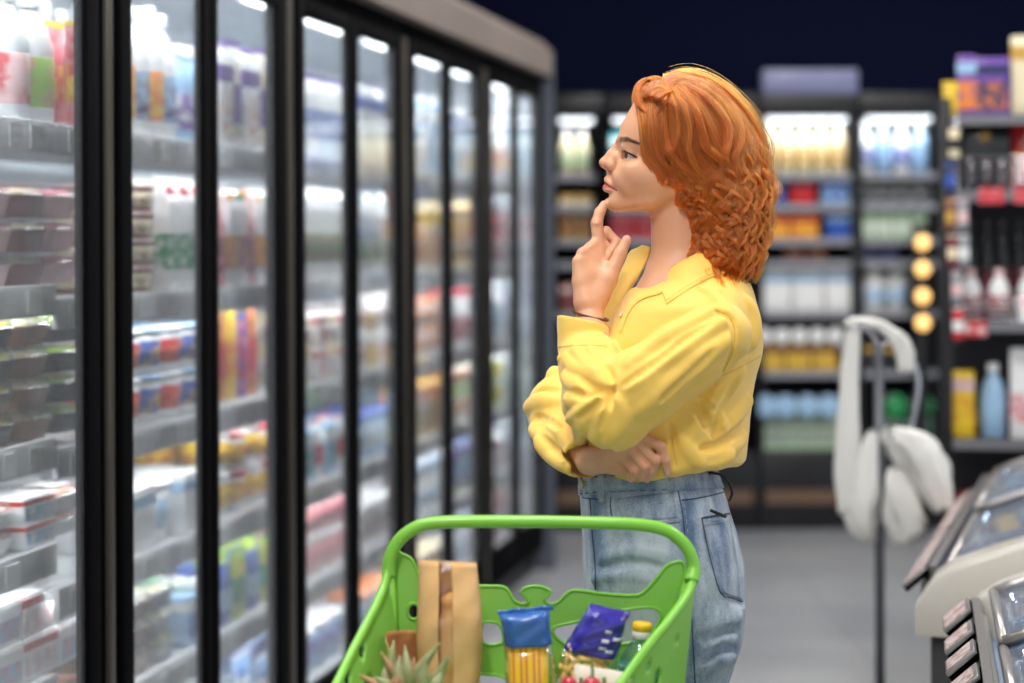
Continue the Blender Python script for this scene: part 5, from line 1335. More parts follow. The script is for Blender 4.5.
def seam(bv, pts, m_, r=.0008, off=.0003, nm='seam', par=None, dash=False, lab=None):
    P = on_surface(bv, pts, off, 8)
    if len(P) < 2: return
    b = MB()
    if dash:
        for i in range(0, len(P) - 1, 2): b.tube([P[i], P[i + 1]], r, m_, 5)
    else: b.tube(P, r, m_, 6)
    return b.build(nm, par)
def patch(bv, quad, m_, nu=14, nv=14, off=.001, th=.0012, nm='patch', par=None):
    "four picture corners (a,b,c,d clockwise) laid on the surface"
    a, b_, c, d_ = quad; g = []
    for i in range(nu + 1):
        u = i / nu; row = []
        for j in range(nv + 1):
            w_ = j / nv; x_ = (a[0] * (1 - u) + b_[0] * u) * (1 - w_) + (d_[0] * (1 - u) + c[0] * u) * w_; v_ = (a[1] * (1 - u) + b_[1] * u) * (1 - w_) + (d_[1] * (1 - u) + c[1] * u) * w_
            h_, nn = hit(bv, x_, v_)
            if h_ is None: row.append(row[-1] if row else LP(x_, v_, -90)); continue
            if nn.y > 0: nn = -nn
            row.append(h_ + nn * off)
        g.append(row)
    return MB().sheet(g, m_, True, th).build(nm, par)
seam(sbv, [(716, 311), (728, 317), (734, 330), (732.5, 350), (722.6, 373)], m_seam, .0007, .0001, 'armhole_seam', shirt)
seam(sbv, [(760, 357), (740, 368), (722.6, 376)], m_seam, .0006, .0001, 'yoke_seam', shirt)
seam(sbv, [(558, 347.5), (572, 346), (590, 345.5), (607, 347)], m_seam, .0007, .0001, 'cuff_seam', shirt)
seam(sbv, [(671, 436), (673, 452), (676, 466)], m_seam, .0005, .0001, 'side_seam', shirt)
# collar: a stand round the neck and the turned-down leaf with its point
m_col = m_shirt
def collar(q):
    ia = [(p.x, p.y, p.z) for p in catmull([(656, 283, -24), (663, 276, -32), (674, 265.5, -37), (690, 257, -39), (706, 250, -28), (716, 247, -6)], 7)]
    oa = [(p.x, p.y, p.z) for p in catmull([(666.5, 304, -60), (674, 299, -66), (686, 291, -68), (704, 281, -62), (724, 274, -44), (738, 268, -6)], 7)]
    g = []
    for a, c in zip(ia, oa):
        row = []
        for j in range(11):
            t = j / 10; x_, v_ = a[0] * (1 - t) + c[0] * t, a[1] * (1 - t) + c[1] * t - math.sin(PI * t) * 2.2; d_ = a[2] * (1 - t) + c[2] * t
            dd = sh.near(x_, v_); d2 = min(d_, dd) if dd is not None else d_
            row.append((x_, v_, (d_ * (1 - min(1, t * 2.2)) + d2 * min(1, t * 2.2)) - 2.4 - 3.2 * math.sin(PI * min(1, t * 1.0)) - 1.2 * t))
        g.append(row)
    for _ in range(3):
        g = [[(p[0], p[1], (p[2] * 2 + g[max(0, i - 1)][j][2] + g[min(len(g) - 1, i + 1)][j][2]) / 4) for j, p in enumerate(r_)] for i, r_ in enumerate(g)]
    G_ = [[LP(*p) for p in r_] for r_ in g]; b = MB().sheet(G_, m_col, True, .0024)
    b.tube([p + Vector((0, -.0004, 0)) for p in [r_[9] for r_ in G_]], .0005, m_seam, 5); b.tube([p + Vector((0, -.0004, 0)) for p in G_[0][2:10]], .0005, m_seam, 5)
    return b
collar(-1).build('collar', shirt)
# far front edge and far collar leaf, open at the throat
I_ = catmull([LP(650, 247.5, 26), LP(646.5, 260, 22), LP(638, 277, 15), LP(628, 293, 7), LP(618, 311, 0), LP(609, 331, -6)], 7)
O_1 = catmull([LP(640, 249, 50), LP(630, 251.5, 56), LP(622, 268, 46), LP(611, 288, 34), LP(603, 304, 22), LP(598, 326, 6)], 7)
g = [[a.lerp(c, j / 8) + Vector((-math.sin(PI * j / 8) * .006, 0, math.sin(PI * j / 8) * .004)) for j in range(9)] for a, c in zip(I_, O_1)]
MB().sheet(g, m_col, True, .002).build('far_lapel', shirt)
# near front edge folding down from the collar to the first button
I_ = catmull([LP(660, 280, -24), LP(650, 284, -20), LP(640, 287.5, -16), LP(630, 291, -11), LP(622, 302, -8), LP(614, 320, -8)], 7)
O_2 = []
for p in catmull([(668, 291, 0), (658, 296, 0), (646, 299, 0), (636, 305, 0), (628, 316, 0), (621, 334, 0)], 7):
    h_, nn = hit(sbv, p.x, p.y); nn = -nn if nn.y > 0 else nn; O_2.append(h_ + nn * .0008)
g = [[a.lerp(c, j / 6) + Vector((0, -math.sin(PI * j / 6) * .004, math.sin(PI * j / 6) * .003)) for j in range(7)] for a, c in zip(I_, O_2)]
MB().sheet(g, m_col, True, .0018).build('front_placket', shirt)
m_btn = mat('pearl_button', rgb(236, 226, 196), .25, coat=.6)
h_, nn = hit(sbv, 622, 315.5); nn = -nn if nn.y > 0 else nn
MB().lathe([(0, 0), (.0036, 0), (.0042, .0008), (.0042, .0014), (.0030, .0018), (.0024, .0012), (0, .0012)], m_btn, 20, M=Matrix.Translation(h_ + nn * .0022) @ nn.to_track_quat('Z', 'Y').to_matrix().to_4x4()).build('button', shirt)
# cuff edge and bracelet
m_brac = mat('dark_brown_bracelet', rgb(92, 52, 30), .5)
P = []
for k in range(28):
    a = 2 * PI * k / 28; P.append(LP(590 + 17.5 * math.cos(a), 319.5 + 4.6 * math.cos(a) - 1.5 * math.sin(a) - 3.5, -49 + 16 * math.sin(a)))
tag(MB().tube(P, .0022, m_brac, 8, closed=True).build('bracelet', woman), 'dark brown bracelet')

# ---------------------------------------------------------------- jeans
JEAN = [(468, 584, 716, 74), (476, 577.5, 717, 80), (486, 578, 720, 84), (500, 578.5, 725.5, 89), (520, 580, 731.5, 94), (545, 580.5, 738, 98), (570, 581.5, 743, 100), (600, 583, 744.5, 100), (625, 584, 743, 98), (650, 585, 738, 94), (670, 586, 731, 90)]
jv = Vol((560, 770), (-124, 124), (464, 1080), JQ)
jv.loft(JEAN, None, 3, 2.5)
for q in (-1, 1):
    jv.loft([(610, 588, 742, 46), (640, 587, 740, 46), (670, 587, 731, 46), (700, 588, 722, 45), (740, 590, 712, 44), (800, 600, 704, 42), (860, 608, 702, 40), (940, 614, 700, 38), (1010, 618, 696, 37), (1062, 618, 694, 37)], None, 10, 2.2, q * 47)
for p, r, h in [([(700, 634), (720, 622), (736, 618)], 7, 2.4), ([(690, 652), (712, 640), (732, 640)], 7, 2.8), ([(694, 672), (714, 660), (730, 660)], 7, 2.6), ([(600, 560), (630, 552), (662, 556)], 7, .8), ([(592, 580), (620, 574), (650, 580)], 7, .8), ([(600, 520), (620, 530), (640, 528)], 6, 1.4), ([(706, 570), (716, 600), (712, 625)], 7, 1.8)]: jv.fold(p, r, h, 6)
for p, r, h in [([(704, 644), (722, 632), (738, 630)], 4, 2), ([(700, 662), (720, 650), (736, 650)], 4, 2.2), ([(598, 570), (628, 563), (660, 568)], 4, .8), ([(596, 500), (601, 520), (598, 545)], 3.4, 1.6)]: jv.fold(p, r, h, 4, 'cut')
G = (jv.ax[0][:, None, None], jv.ax[1][None, :, None], jv.ax[2][None, None, :])
jv.f += (np.sin(G[0] * .08 + G[2] * .11) * np.sin(G[2] * .07 - G[0] * .09 + G[1] * .05) * .6).astype(np.float32)
m_den = bpy.data.materials.new('denim'); m_den.use_nodes = True
def denim(m, dark=0.0):
    nt = m.node_tree; b = nt.nodes['Principled BSDF']; b.inputs['Roughness'].default_value = .85; b.inputs['Sheen Weight'].default_value = .2; b.inputs['Specular IOR Level'].default_value = .2
    tc = nt.nodes.new('ShaderNodeTexCoord'); a = nt.nodes.new('ShaderNodeAttribute'); a.attribute_name = 'wash'
    n1 = nt.nodes.new('ShaderNodeTexNoise'); n1.inputs['Scale'].default_value = 26; n1.inputs['Detail'].default_value = 6; n1.inputs['Roughness'].default_value = .7
    mp = nt.nodes.new('ShaderNodeMapping'); mp.inputs['Scale'].default_value = (1, 1, .35); nt.links.new(tc.outputs['Object'], mp.inputs['Vector']); nt.links.new(mp.outputs['Vector'], n1.inputs['Vector'])
    n2 = nt.nodes.new('ShaderNodeTexNoise'); n2.inputs['Scale'].default_value = 480; nt.links.new(tc.outputs['Object'], n2.inputs['Vector'])
    ad_ = nt.nodes.new('ShaderNodeMath'); ad_.operation = 'MULTIPLY_ADD'; ad_.inputs[1].default_value = 1.35; nt.links.new(n1.outputs['Fac'], ad_.inputs[0])
    m2 = nt.nodes.new('ShaderNodeMath'); m2.operation = 'MULTIPLY_ADD'; m2.inputs[1].default_value = .55; m2.inputs[2].default_value = -.66 - dark
    nt.links.new(n2.outputs['Fac'], m2.inputs[0]); nt.links.new(m2.outputs[0], ad_.inputs[2])
    ad2 = nt.nodes.new('ShaderNodeMath'); ad2.operation = 'ADD'; nt.links.new(ad_.outputs[0], ad2.inputs[0]); nt.links.new(a.outputs['Fac'], ad2.inputs[1])
    r = nt.nodes.new('ShaderNodeValToRGB'); e = r.color_ramp.elements; e[0].position = .1; e[0].color = (*rgb(58, 74, 102), 1); e[1].position = .95; e[1].color = (*rgb(196, 206, 214), 1)
    k = e.new(.5); k.color = (*rgb(112, 132, 160), 1)
    nt.links.new(ad2.outputs[0], r.inputs['Fac']); nt.links.new(r.outputs['Color'], b.inputs['Base Color'])
    wv_ = nt.nodes.new('ShaderNodeTexWave'); wv_.inputs['Scale'].default_value = 420; wv_.bands_direction = 'DIAGONAL'; nt.links.new(tc.outputs['Object'], wv_.inputs['Vector'])
    bp = nt.nodes.new('ShaderNodeBump'); bp.inputs['Strength'].default_value = .25; bp.inputs['Distance'].default_value = .0006
    nt.links.new(wv_.outputs['Fac'], bp.inputs['Height']); nt.links.new(bp.outputs['Normal'], b.inputs['Normal'])
denim(m_den)
m_dend = bpy.data.materials.new('denim_detail'); m_dend.use_nodes = True; denim(m_dend, -.38)
jme, JV, JF = vol_mesh('jeans', jv, m_den, 1, ORG)
x, d, v = JV[:, 0], JV[:, 1], JV[:, 2]
wash = .40 + .30 * np.exp(-((x - 650) / 34) ** 2 - ((v - 600) / 90) ** 2) + .22 * np.exp(-((x - 722) / 18) ** 2 - ((v - 575) / 45) ** 2) - .20 * np.exp(-((x - 688) / 7) ** 2) * (v > 500) - .22 * np.exp(-((x - 592) / 9) ** 2 - ((v - 520) / 60) ** 2) + .2 * np.exp(-((x - 645) / 22) ** 2 - ((v - 505) / 10) ** 2) + .12 * np.exp(-((x - 585) / 5) ** 2)
at = jme.color_attributes.new('wash', 'FLOAT_COLOR', 'POINT'); at.data.foreach_set('color', np.repeat(wash[:, None], 4, 1).astype(np.float32).ravel())
jeans = obj('jeans', jme, woman)
jbv = BVHTree.FromPolygons([Vector(p) for p in (to_world(JV) - np.array(ORG)[None])], JF.tolist())
m_stn = mat('navy_seam', rgb(44, 58, 88), .8); m_stl = mat('pale_stitch', rgb(176, 184, 190), .8)
# waistband all round
def ring(v0, v1, off, m_, nm, th=.0016):
    g = []; fr = lambda vv, c: float(tab(JEAN, np.array([float(vv)]), c)[0])
    for vv in (v0, (v0 + v1) / 2, v1):
        f_, b_, h_ = fr(vv, 1), fr(vv, 2), fr(vv, 3); c = (f_ + b_) / 2; row = []
        for k in range(73):
            a = 2 * PI * k / 72; ca, sa = math.cos(a), math.sin(a); q = (abs(ca) ** 2.5 + abs(sa) ** 2.5) ** (-1 / 2.5)
            row.append(LP(c + (b_ - c + off) * ca * q, vv + .05 * (c - (c + (b_ - c) * ca * q)) * 1.0, (h_ + off) * sa * q))
        g.append(row)
    return MB().sheet(g[::-1], m_, True, th).build(nm, jeans)
ring(474, 492, 1.0, m_dend, 'waistband')
for vv in (475.5, 491): 
    seam(jbv, [(580, vv + 3), (610, vv + 1.4), (650, vv), (690, vv - 2), (712, vv - 3)], m_stn, .0006, .0022, 'stitching', jeans, True)
for px in (600.5,): patch(jbv, [(px - 3.4, 474), (px + 3.4, 474), (px + 4.4, 503), (px - 2.0, 503)], m_dend, 6, 12, .0030, .0018, 'belt_loop', jeans)
h_, nn = hit(jbv, 583.5, 485); nn = -nn if nn.y > 0 else nn; nn = (nn + Vector((-.7, -.4, 0))).normalized()
MB().lathe([(0, 0), (.0072, 0), (.0082, .0012), (.0078, .0024), (.005, .0030), (.004, .0022), (0, .0024)], mat('brass_button', rgb(196, 184, 160), .3, metal=.9), 24, M=Matrix.Translation(h_ + nn * .0040) @ nn.to_track_quat('Z', 'Y').to_matrix().to_4x4()).build('button', jeans)
seam(jbv, [(676, 489), (681, 512), (685, 550), (688, 591), (691, 640), (693, 683), (694, 740)], m_stn, .0010, .0004, 'side_seam', jeans)
seam(jbv, [(679, 489), (684, 512), (688, 550), (691, 591), (694, 640), (696, 683)], m_stl, .0004, .0004, 'stitching', jeans, True)
seam(jbv, [(610, 498), (609.5, 508), (613, 520), (626, 527), (650, 526), (678.5, 523)], m_stn, .0009, .0006, 'pocket_edge', jeans)
patch(jbv, [(613, 499), (672, 492), (677, 519), (622, 524)], m_dend, 16, 8, .0004, .0008, 'front_pocket', jeans)
seam(jbv, [(660, 523), (672, 521), (681, 519)], m_stl, .0005, .0014, 'stitching', jeans)
seam(jbv, [(582, 498), (590, 499), (600, 500)], m_stn, .0008, .0008, 'fly_seam', jeans)
seam(jbv, [(589, 499), (591, 530), (594, 566), (594, 590)], m_stn, .0009, .0006, 'fly_seam', jeans)
seam(jbv, [(681, 501), (696, 499), (712, 496), (722, 493)], m_stn, .0009, .0006, 'yoke_seam', jeans)
pk_ = patch(jbv, [(700, 519), (728, 514.5), (741.5, 602), (719, 594)], m_dend, 14, 22, .0006, .0016, 'back_pocket', jeans)
seam(jbv, [(700, 519), (704, 540), (711, 570), (719, 594), (730, 599), (740, 603)], m_stn, .0010, .0016, 'pocket_stitching', pk_)
seam(jbv, [(703, 521), (707, 541), (714, 569), (721.5, 591), (731, 596), (739, 599)], m_stl, .0005, .0022, 'pocket_stitching', pk_)
seam(jbv, [(700, 519), (714, 516.5), (728, 514.5)], m_stn, .0010, .0016, 'pocket_stitching', pk_)
seam(jbv, [(701, 526), (715, 523.5), (730, 521)], m_stl, .0005, .0022, 'pocket_stitching', pk_)
m_cord = mat('black_cord', rgb(16, 16, 18), .6)
MB().tube(catmull([LP(706, 474, -52), LP(718, 475, -52), (LP(727, 482, -50)), LP(731, 494, -50), LP(728, 502, -54)], 6), .0022, m_cord, 8).build('cord', jeans)
MB().tube(catmull([LP(709, 511, -78), LP(715, 513.5, -78), LP(724, 517.5, -66)], 5), .0027, m_cord, 8).build('cord', jeans)
# shoes
m_shoe = mat('white_trainer', rgb(214, 212, 208), .5); m_sole = mat('pale_sole', rgb(190, 188, 182), .6)
for q in (-1, 1):
    fl = 236 + CAMZ / PXM; s_ = Vol((570, 720), (q * 47 - 34, q * 47 + 34), (1030, 1112), 1.6)
    s_.limb([(668, q * 47, fl - 18), (640, q * 47, fl - 16), (606, q * 49, fl - 12), (588, q * 50, fl - 11)], [23, 22, 17, 13], 12, 6); s_.cap((670, q * 47, fl - 40), (666, q * 47, fl - 22), 21, 23, 8)
    sl, G2 = s_.sub((560, -200, 1000), (760, 200, 1200)); s_.op(sl, (G2[2] - (fl - .6) + 0 * G2[0] + 0 * G2[1]).astype(np.float32), .5, 'and')
    me_, _, _ = vol_mesh('shoe', s_, m_shoe, 1, ORG)
    me_.materials.append(m_sole)
    for p in me_.polygons:
        if p.center.z < .022: p.material_index = 1
    obj('shoe', me_, woman)
# ---------------------------------------------------------------- hair
HP = [(633, 104), (634, 95), (640, 84), (655, 77), (680, 73), (705, 78), (722, 87), (745, 111), (760, 138), (767, 170), (771, 203), (768, 235), (765, 262), (757, 286), (735, 290), (712, 288), (690, 284), (684, 272), (690, 255), (696, 236), (690, 216), (676, 197), (660, 181), (648, 168), (643, 152), (644, 132), (642, 112)]
HPp = [(p.x, p.y) for p in catmull([(a, b, 0) for a, b in HP], 4, True)]
hpa = np.array(HPp)
def inside_dist(X, Vv):
    X = np.asarray(X, float); Vv = np.asarray(Vv, float); ins = np.zeros(X.shape, bool); dm = np.full(X.shape, 1e9)
    n = len(hpa)
    for i in range(n):
        x0, y0 = hpa[i]; x1, y1 = hpa[(i + 1) % n]
        c = (y0 > Vv) != (y1 > Vv)
        with np.errstate(divide='ignore', invalid='ignore'): xi = (x1 - x0) * (Vv - y0) / (y1 - y0) + x0
        ins ^= c & (X < xi)
        t = np.clip(((X - x0) * (x1 - x0) + (Vv - y0) * (y1 - y0)) / ((x1 - x0) ** 2 + (y1 - y0) ** 2), 0, 1)
        dm = np.minimum(dm, np.hypot(X - x0 - t * (x1 - x0), Vv - y0 - t * (y1 - y0)))
    return np.where(ins, dm, -dm)
hx = np.arange(628, 778, 2.); hv = np.arange(68, 298, 2.)
HX, HV = np.meshgrid(hx, hv, indexing='ij'); HD = inside_dist(HX, HV)
HHW = np.array([[head_hw(a, b) if 80 < b < 212 else 0 for b in hv] for a in hx])
def vol_depth(D, v):
    big = 55 + np.clip((v - 180) / 90, 0, 1) * 4
    return big * np.sqrt(np.clip(1 - (1 - np.clip(D, 0, 46) / 46) ** 2, 0, 1))
HZ = np.maximum(vol_depth(HD, HV), np.where(HHW > 1, HHW + 3.5, 0))
for i_, a in enumerate(hx):
    for j_, b_ in enumerate(hv):
        if b_ > 190 and HD[i_, j_] > -6:
            nk = 31 * math.sqrt(max(0, 1 - ((a - 681) / 33) ** 2)) + 5
            if b_ > 246:
                q_ = sh.near(a, b_)
                if q_ is not None: nk = max(nk, min(-q_ + 2.5, 78))
            HZ[i_, j_] = max(HZ[i_, j_], nk)
for _ in range(3): HZ[:, 60:] = (HZ[:, 60:] * 2 + np.roll(HZ, 1, 0)[:, 60:] + np.roll(HZ, -1, 0)[:, 60:]) / 4
def depth_at(x, v):
    i = np.clip((np.asarray(x) - 628) / 2, 0, len(hx) - 1.001); j = np.clip((np.asarray(v) - 68) / 2, 0, len(hv) - 1.001)
    a, b = i.astype(int), j.astype(int); fi, fj = i - a, j - b
    return HZ[a, b] * (1 - fi) * (1 - fj) + HZ[a + 1, b] * fi * (1 - fj) + HZ[a, b + 1] * (1 - fi) * fj + HZ[a + 1, b + 1] * fi * fj
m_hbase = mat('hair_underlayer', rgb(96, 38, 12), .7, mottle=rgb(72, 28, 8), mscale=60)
# under-layer: a closed body just inside the strands
ok = HD > 3.5; b = MB(); ids = {}; vs = []; fs = []
for sg in (-1, 1):
    for i in range(len(hx)):
        for j in range(len(hv)):
            if ok[i, j]:
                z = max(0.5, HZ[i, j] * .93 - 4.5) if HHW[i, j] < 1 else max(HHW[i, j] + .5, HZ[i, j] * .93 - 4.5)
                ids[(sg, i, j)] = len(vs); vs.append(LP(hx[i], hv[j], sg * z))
for sg in (-1, 1):
    for i in range(len(hx) - 1):
        for j in range(len(hv) - 1):
            k = [(sg, i, j), (sg, i + 1, j), (sg, i + 1, j + 1), (sg, i, j + 1)]
            if all(q in ids for q in k): f = [ids[q] for q in k]; fs.append(tuple(f if sg > 0 else f[::-1]))
cnt = {}
for f in fs:
    for a in range(4): e = (f[a], f[(a + 1) % 4]); cnt[tuple(sorted(e))] = cnt.get(tuple(sorted(e)), 0) + 1
inv = {v_: k for k, v_ in ids.items()}
for (a, c), n_ in list(cnt.items()):
    if n_ == 1 and inv[a][0] == -1:
        a2, c2 = ids[(1,) + inv[a][1:]], ids[(1,) + inv[c][1:]]; fs.append((a, c, c2, a2))
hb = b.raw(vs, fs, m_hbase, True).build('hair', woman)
GUIDE = [
 [(660, 91), (645, 84), (637.5, 94), (641, 113), (644.5, 136), (645, 152), (650, 167), (661, 180), (678, 194), (692, 214), (698, 236), (691, 257), (686, 274)],
 [(664, 89), (653, 91), (650, 106), (652, 127), (654, 149), (664, 171), (684, 186), (700, 204), (703, 230), (697, 256), (694, 282)],
 [(668, 87), (663, 98), (662, 120), (663, 146), (671, 169), (693, 187), (708, 208), (709, 236), (703, 262), (702, 285)],
 [(674, 86), (680, 107), (683, 136), (689, 160), (704, 184), (716, 208), (718, 238), (712, 264), (711, 287)],
 [(678, 84), (694, 106), (702, 136), (712, 160), (723, 184), (728, 210), (727, 240), (724, 265), (721, 288)],
 [(682, 81), (710, 102), (722, 130), (731, 155), (738, 181), (740, 210), (738, 240), (736, 266), (733, 289)],
 [(680, 78), (710, 88), (734, 112), (745, 140), (750, 168), (753, 198), (750, 228), (749, 258), (744, 289)],
 [(672, 76.5), (700, 80), (733, 103), (752, 128), (760, 158), (763, 190), (762, 220), (759, 250), (751, 287)],
 [(663, 79), (690, 75.5), (720, 88), (743, 112), (757, 138), (763, 170), (767, 203), (764, 235), (760, 262), (753, 284)],
]
NT = 44
def resamp(P, n):
    P = np.array([(p.x, p.y) for p in catmull([(a, b_, 0) for a, b_ in P], 8)]); L = np.concatenate([[0], np.cumsum(np.hypot(*np.diff(P, axis=0).T))]); t = np.linspace(0, L[-1], n)
    return np.stack([np.interp(t, L, P[:, 0]), np.interp(t, L, P[:, 1])], 1)
GR = np.stack([resamp(g, NT) for g in GUIDE])
rg = np.random.default_rng(11)
T = np.linspace(0, 1, NT)
allP = []; allR = []
def lock(u, layer, n, side, wild=1.0, width=None, shift=0.0):
    "one lock of hair: n strands around a guide at place u of the fan"
    i = min(int(u), len(GR) - 2); f = u - i; base = GR[i] * (1 - f) + GR[i + 1] * f; bi = int(u / .55 + layer * .4)
    rb = np.random.default_rng(100 * layer + bi + 7 * (side > 0))
    tan = np.gradient(base, axis=0); tan /= np.hypot(tan[:, 0], tan[:, 1])[:, None]; nor = np.stack([-tan[:, 1], tan[:, 0]], 1)
    amp = (1.6 + 6.2 * np.clip((T - .42) / .25, 0, 1)) * rb.uniform(.75, 1.3) * wild * (1 if u > .6 else .75); fr = rb.uniform(3.6, 6.6); lift = rg.uniform(-5.5, 2.5); ph = rb.uniform(0, 2 * PI) + rg.normal(0, .45)
    if u > 7.2: amp = amp * .55
    cyc = 2 * PI * (1.3 * T + fr * np.clip(T - .40, 0, 1) ** 1.0) + ph; wav = amp * np.sin(cyc); wad = amp * .95 * np.cos(cyc)
    end = rg.uniform(.86, 1.0) if layer == 0 else rg.uniform(.72, 1.0)
    w_ = width or rg.uniform(2.6, 4.8)
    prof = w_ * (.55 + .75 * np.sin(PI * np.clip(T * 1.05, 0, 1)) ** .8) * (1 - .62 * np.clip((T - .7) / .3, 0, 1))
    for k in range(n):
        r = math.sqrt(rg.uniform(0, 1)); a = rg.uniform(0, 2 * PI); on, od = r * math.cos(a), r * math.sin(a)
        fl = rg.random() < (.10 if u > .8 else .0); sp = rg.uniform(1.5, 2.6) if fl else 1.
        tw = a + 1.6 * T; on = r * np.cos(tw) * sp; od = r * np.sin(tw) * sp * .8
        te = end * rg.uniform(.90, 1.0); t0 = rg.uniform(0, .10); ts = t0 + T * (te - t0)
        px = np.interp(ts, T, base[:, 0]); pv_ = np.interp(ts, T, base[:, 1]); nx = np.interp(ts, T, nor[:, 0]); nv = np.interp(ts, T, nor[:, 1])
        jw = rg.normal(0, .35) * np.sin(2 * PI * (ts * rg.uniform(2, 5) + rg.random()))
        off = np.interp(ts, T, wav) + np.interp(ts, T, prof) * on + jw + shift
        X = px + nx * off; V_ = pv_ + nv * off
        dd = depth_at(X, V_) * (1 - .10 * layer) - layer * 4.5 + lift * np.clip(ts * 4, 0, 1)
        dd = np.maximum(dd, np.array([head_hw(a_, b_) + 1.0 if b_ < 200 else 0 for a_, b_ in zip(X, V_)])) if layer == 0 and k % 1 == 0 and False else dd
        dep = -side * (dd - 1.5 + np.interp(ts, T, wad) * .4 + np.interp(ts, T, prof) * od * .8)
        allP.append(np.stack([X, dep, V_], 1)); allR.append(rg.uniform(.8, 1.2) * (.5 if fl else 1.))
for side, k_ in ((1, 1.0), (-1, .35)):
    for c in range(int(120 * max(k_, .5))): lock(rg.uniform(0.0, 8.0), 2, int(60 * k_), side, 1.1, 6)
    for c in range(int(150 * max(k_, .5))): lock(rg.uniform(0.0, 8.0), 1, int(70 * k_), side, 1.1)
    for c in range(int(150 * max(k_, .5))): lock(rg.uniform(0.02, 7.98), 0, int(85 * k_), side)
    for c in range(14): lock(rg.uniform(0.0, .5), 0, int(90 * k_), side, .35, 3.2)
for c in range(120):
    u = rg.uniform(.1, 7.9); i = min(int(u), len(GR) - 2); f = u - i; base = GR[i] * (1 - f) + GR[i + 1] * f; t0 = rg.uniform(.38, .62); t1 = rg.uniform(.88, 1.0)
    ts = t0 + (t1 - t0) * T; bx2 = np.interp(ts, T, base[:, 0]); bv2 = np.interp(ts, T, base[:, 1]); rad2 = rg.uniform(4, 7) * np.clip(T * 4, 0, 1) * (1 - .3 * T); cy = 2 * PI * rg.uniform(2.6, 4.4) * T * (t1 - t0) / .45 + rg.uniform(0, 6); hand = rg.choice([-1, 1]); w2 = rg.uniform(1.2, 2.2); liftc = rg.uniform(-3, 1.5)
    for k in range(58):
        a = rg.uniform(0, 2 * PI); r = math.sqrt(rg.random()) * w2 * (1.9 if rg.random() < .08 else 1); cc = cy + rg.normal(0, .10)
        X = bx2 + rad2 * np.cos(cc) + r * math.cos(a); V_ = bv2 + .45 * rad2 * np.sin(cc) + r * math.sin(a)
        dep = -(depth_at(np.clip(bx2, 640, 766), bv2) + liftc + hand * rad2 * .75 * np.sin(cc) + r * math.sin(a + 1.3)); allP.append(np.stack([X, dep, V_], 1)); allR.append(rg.uniform(.7, 1.1))
SW = [([(662, 91), (652, 96), (649, 118), (650, 142), (656, 160), (670, 173), (690, 177), (708, 175)], 4.2, 4), ([(667, 88), (664, 104), (663, 128), (666, 150), (678, 166), (694, 176), (712, 190)], 3.6, 3.5),
      ([(673, 88), (683, 106), (688, 128), (687, 148), (694, 166), (708, 182), (722, 196)], 4.6, 5), ([(676, 86), (694, 108), (700, 130), (706, 148), (722, 162), (734, 178), (740, 196)], 4.4, 4.5), ([(682, 81), (706, 96), (724, 118), (728, 138), (724, 156), (730, 172), (744, 186)], 4.4, 5),
      ([(690, 78), (716, 90), (736, 114), (742, 138), (736, 158), (740, 178), (752, 194)], 4, 4.5), ([(670, 90), (676, 108), (678, 132), (672, 152), (676, 172), (690, 188), (700, 206)], 3.4, 3), ([(663, 92), (655, 108), (657, 134), (660, 152), (668, 170), (682, 182), (690, 196)], 3, 4), ([(672, 79), (698, 84), (722, 102), (738, 126), (748, 146), (750, 164), (758, 180)], 4, 3.5)]
for P_, w2, li in SW:
    base = resamp(P_, NT)
    for sub in range(3):
        so = rg.uniform(-3.5, 3.5, 2); w3 = w2 * rg.uniform(.6, .9); li2 = li * rg.uniform(.5, 1)
        for k in range(80):
            a = rg.uniform(0, 2 * PI); r = math.sqrt(rg.random()) * w3 * (.5 + .7 * np.sin(PI * T * .9)) * (1 - .6 * np.clip((T - .75) / .25, 0, 1)); te = rg.uniform(.82, 1)
            X = np.interp(T * te, T, base[:, 0]) + so[0] * np.sin(PI * T * .6) + r * math.cos(a); V_ = np.interp(T * te, T, base[:, 1]) + so[1] * .5 * T + r * math.sin(a)
            allP.append(np.stack([X, -(depth_at(np.clip(X, 641, 768), V_) + li2 * np.sin(PI * np.clip(T * 1.0, 0, 1)) + r * math.sin(a + 1.2) * .8), V_], 1)); allR.append(rg.uniform(.8, 1.1))
# roll of hair lifted off the forehead
fr_ = [[(662, 90), (652, 80), (641, 82), (635, 92), (636, 103), (643, 112)], [(664, 89), (657, 80), (646, 80), (639, 88), (641, 101), (648, 118)], [(667, 87), (662, 79), (652, 78), (646, 86), (647, 102), (653, 124)]]
FR = np.stack([resamp(g, NT) for g in fr_])
for c in range(46):
    u = rg.uniform(0, 1.99); i = int(u); f = u - i; base = FR[i] * (1 - f) + FR[i + 1] * f; d0 = rg.uniform(-34, 20); w_ = rg.uniform(1.5, 3)
    for k in range(60):
        a = rg.uniform(0, 2 * PI); r = math.sqrt(rg.random()) * w_
        hwv = np.interp(base[:, 1], [76, 84, 92, 100, 112, 124], [6, 22, 32, 37, 42, 44]) + 1
        d_ = d0 * np.clip(.35 + T, 0, 1.3); d_ = np.sign(d0) * np.minimum(np.abs(d_), hwv)
        X = base[:, 0] + r * math.cos(a) * (.4 + .6 * np.sin(PI * T)) + abs(d0) * .10 * T; V_ = base[:, 1] + r * math.sin(a) * .6 + .02 * abs(d0)
        allP.append(np.stack([X, d_ + r * math.sin(a + 1), V_], 1)); allR.append(rg.uniform(.8, 1.1))
CRN = [[(661, 92), (663, 86), (668, 80), (680, 76), (700, 80), (716, 90)], [(668, 92), (670, 86), (677, 80), (692, 80), (710, 90), (722, 104)], [(672, 92), (668, 85), (660, 80), (652, 81), (646, 88), (645, 100)], [(664, 93), (668, 96), (668, 108), (666, 124), (664, 140), (666, 156)]]
CRR = np.stack([resamp(g, NT) for g in CRN])
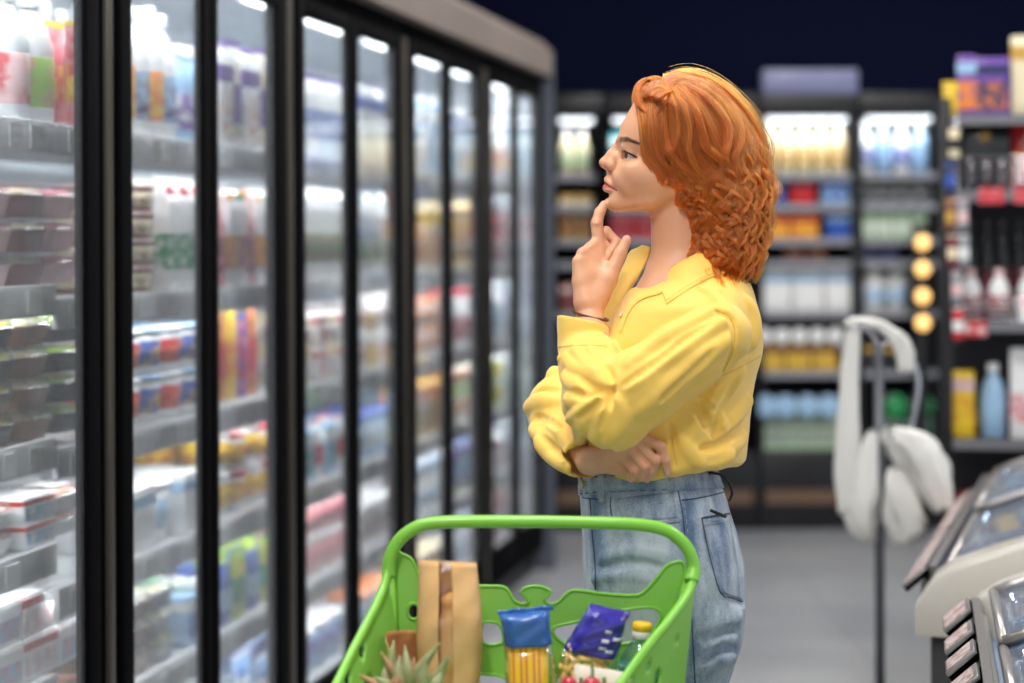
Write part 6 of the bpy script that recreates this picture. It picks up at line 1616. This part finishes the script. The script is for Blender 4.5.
for c in range(70):
    u = rg.uniform(0, 1) if c < 34 else rg.uniform(1.0, 2.9) if c > 60 else rg.uniform(2, 2.4); i = min(int(u), 2); f = u - i; base = CRR[i] * (1 - f) + CRR[i + 1] * f; w_ = rg.uniform(2, 3.6); li = rg.uniform(0, 4)
    base = base + np.array([[rg.uniform(-3, 3), rg.uniform(-2, 2.5)]])
    for k in range(60):
        a = rg.uniform(0, 2 * PI); r = math.sqrt(rg.random()) * w_
        X = base[:, 0] + r * math.cos(a); V_ = base[:, 1] + r * math.sin(a) * .8
        allP.append(np.stack([X, -(depth_at(X, V_) + li * np.sin(PI * T) + r * math.sin(a + 1) * .5 - 1), V_], 1)); allR.append(rg.uniform(.8, 1.1))
# loose flyaways round the outline
for c in range(260):
    u = rg.uniform(5.5, 7.7); i = min(int(u), 7); f = u - i; base = (GR[i] * (1 - f) + GR[i + 1] * f); a0 = rg.uniform(.2, .8); a1 = a0 + rg.uniform(.08, .25)
    ts = np.linspace(a0, min(1, a1), NT); X = np.interp(ts, T, base[:, 0]); V_ = np.interp(ts, T, base[:, 1]); s_ = rg.uniform(.5, 5) * np.sin(PI * np.linspace(0, 1, NT)) ** 1.0 + rg.uniform(-1, 2)
    dep = -depth_at(X, V_) * rg.uniform(-.9, 1.0); allP.append(np.stack([X + s_ * .9, dep, V_ + s_ * .1], 1)); allR.append(.45)
HPn = np.array(allP); ns = len(HPn)
Wd = to_world(HPn.reshape(-1, 3)) - np.array(ORG)[None]
hc = bpy.data.hair_curves.new('hair_strands'); hc.add_curves([NT] * ns)
hc.attributes['position'].data.foreach_set('vector', Wd.astype(np.float32).ravel())
ra = hc.attributes.get('radius') or hc.attributes.new('radius', 'FLOAT', 'POINT')
tap = np.clip((1 - T) / .25, .12, 1); rad_ = (np.array(allR)[:, None] * tap[None] * .00034).astype(np.float32)
ra.data.foreach_set('value', rad_.ravel())
m_hair = bpy.data.materials.new('red_hair'); m_hair.use_nodes = True; nt = m_hair.node_tree
for n in list(nt.nodes):
    if n.type == 'BSDF_PRINCIPLED': nt.nodes.remove(n)
out = [n for n in nt.nodes if n.type == 'OUTPUT_MATERIAL'][0]
hbs = nt.nodes.new('ShaderNodeBsdfHairPrincipled'); hbs.parametrization = 'COLOR'; hbs.inputs['Roughness'].default_value = .32; hbs.inputs['Radial Roughness'].default_value = .55
hi = nt.nodes.new('ShaderNodeHairInfo'); rp = nt.nodes.new('ShaderNodeValToRGB'); e = rp.color_ramp.elements
e[0].color = (*rgb(128, 48, 12), 1); e[1].color = (*rgb(212, 108, 30), 1); k = e.new(.5); k.color = (*rgb(178, 76, 18), 1)
nt.links.new(hi.outputs['Random'], rp.inputs['Fac']); nt.links.new(rp.outputs['Color'], hbs.inputs['Color']); nt.links.new(hbs.outputs[0], out.inputs['Surface'])
hc.materials.append(m_hair)
ho = bpy.data.objects.new('hair_strands', hc); C.objects.link(ho); ho.parent = hb
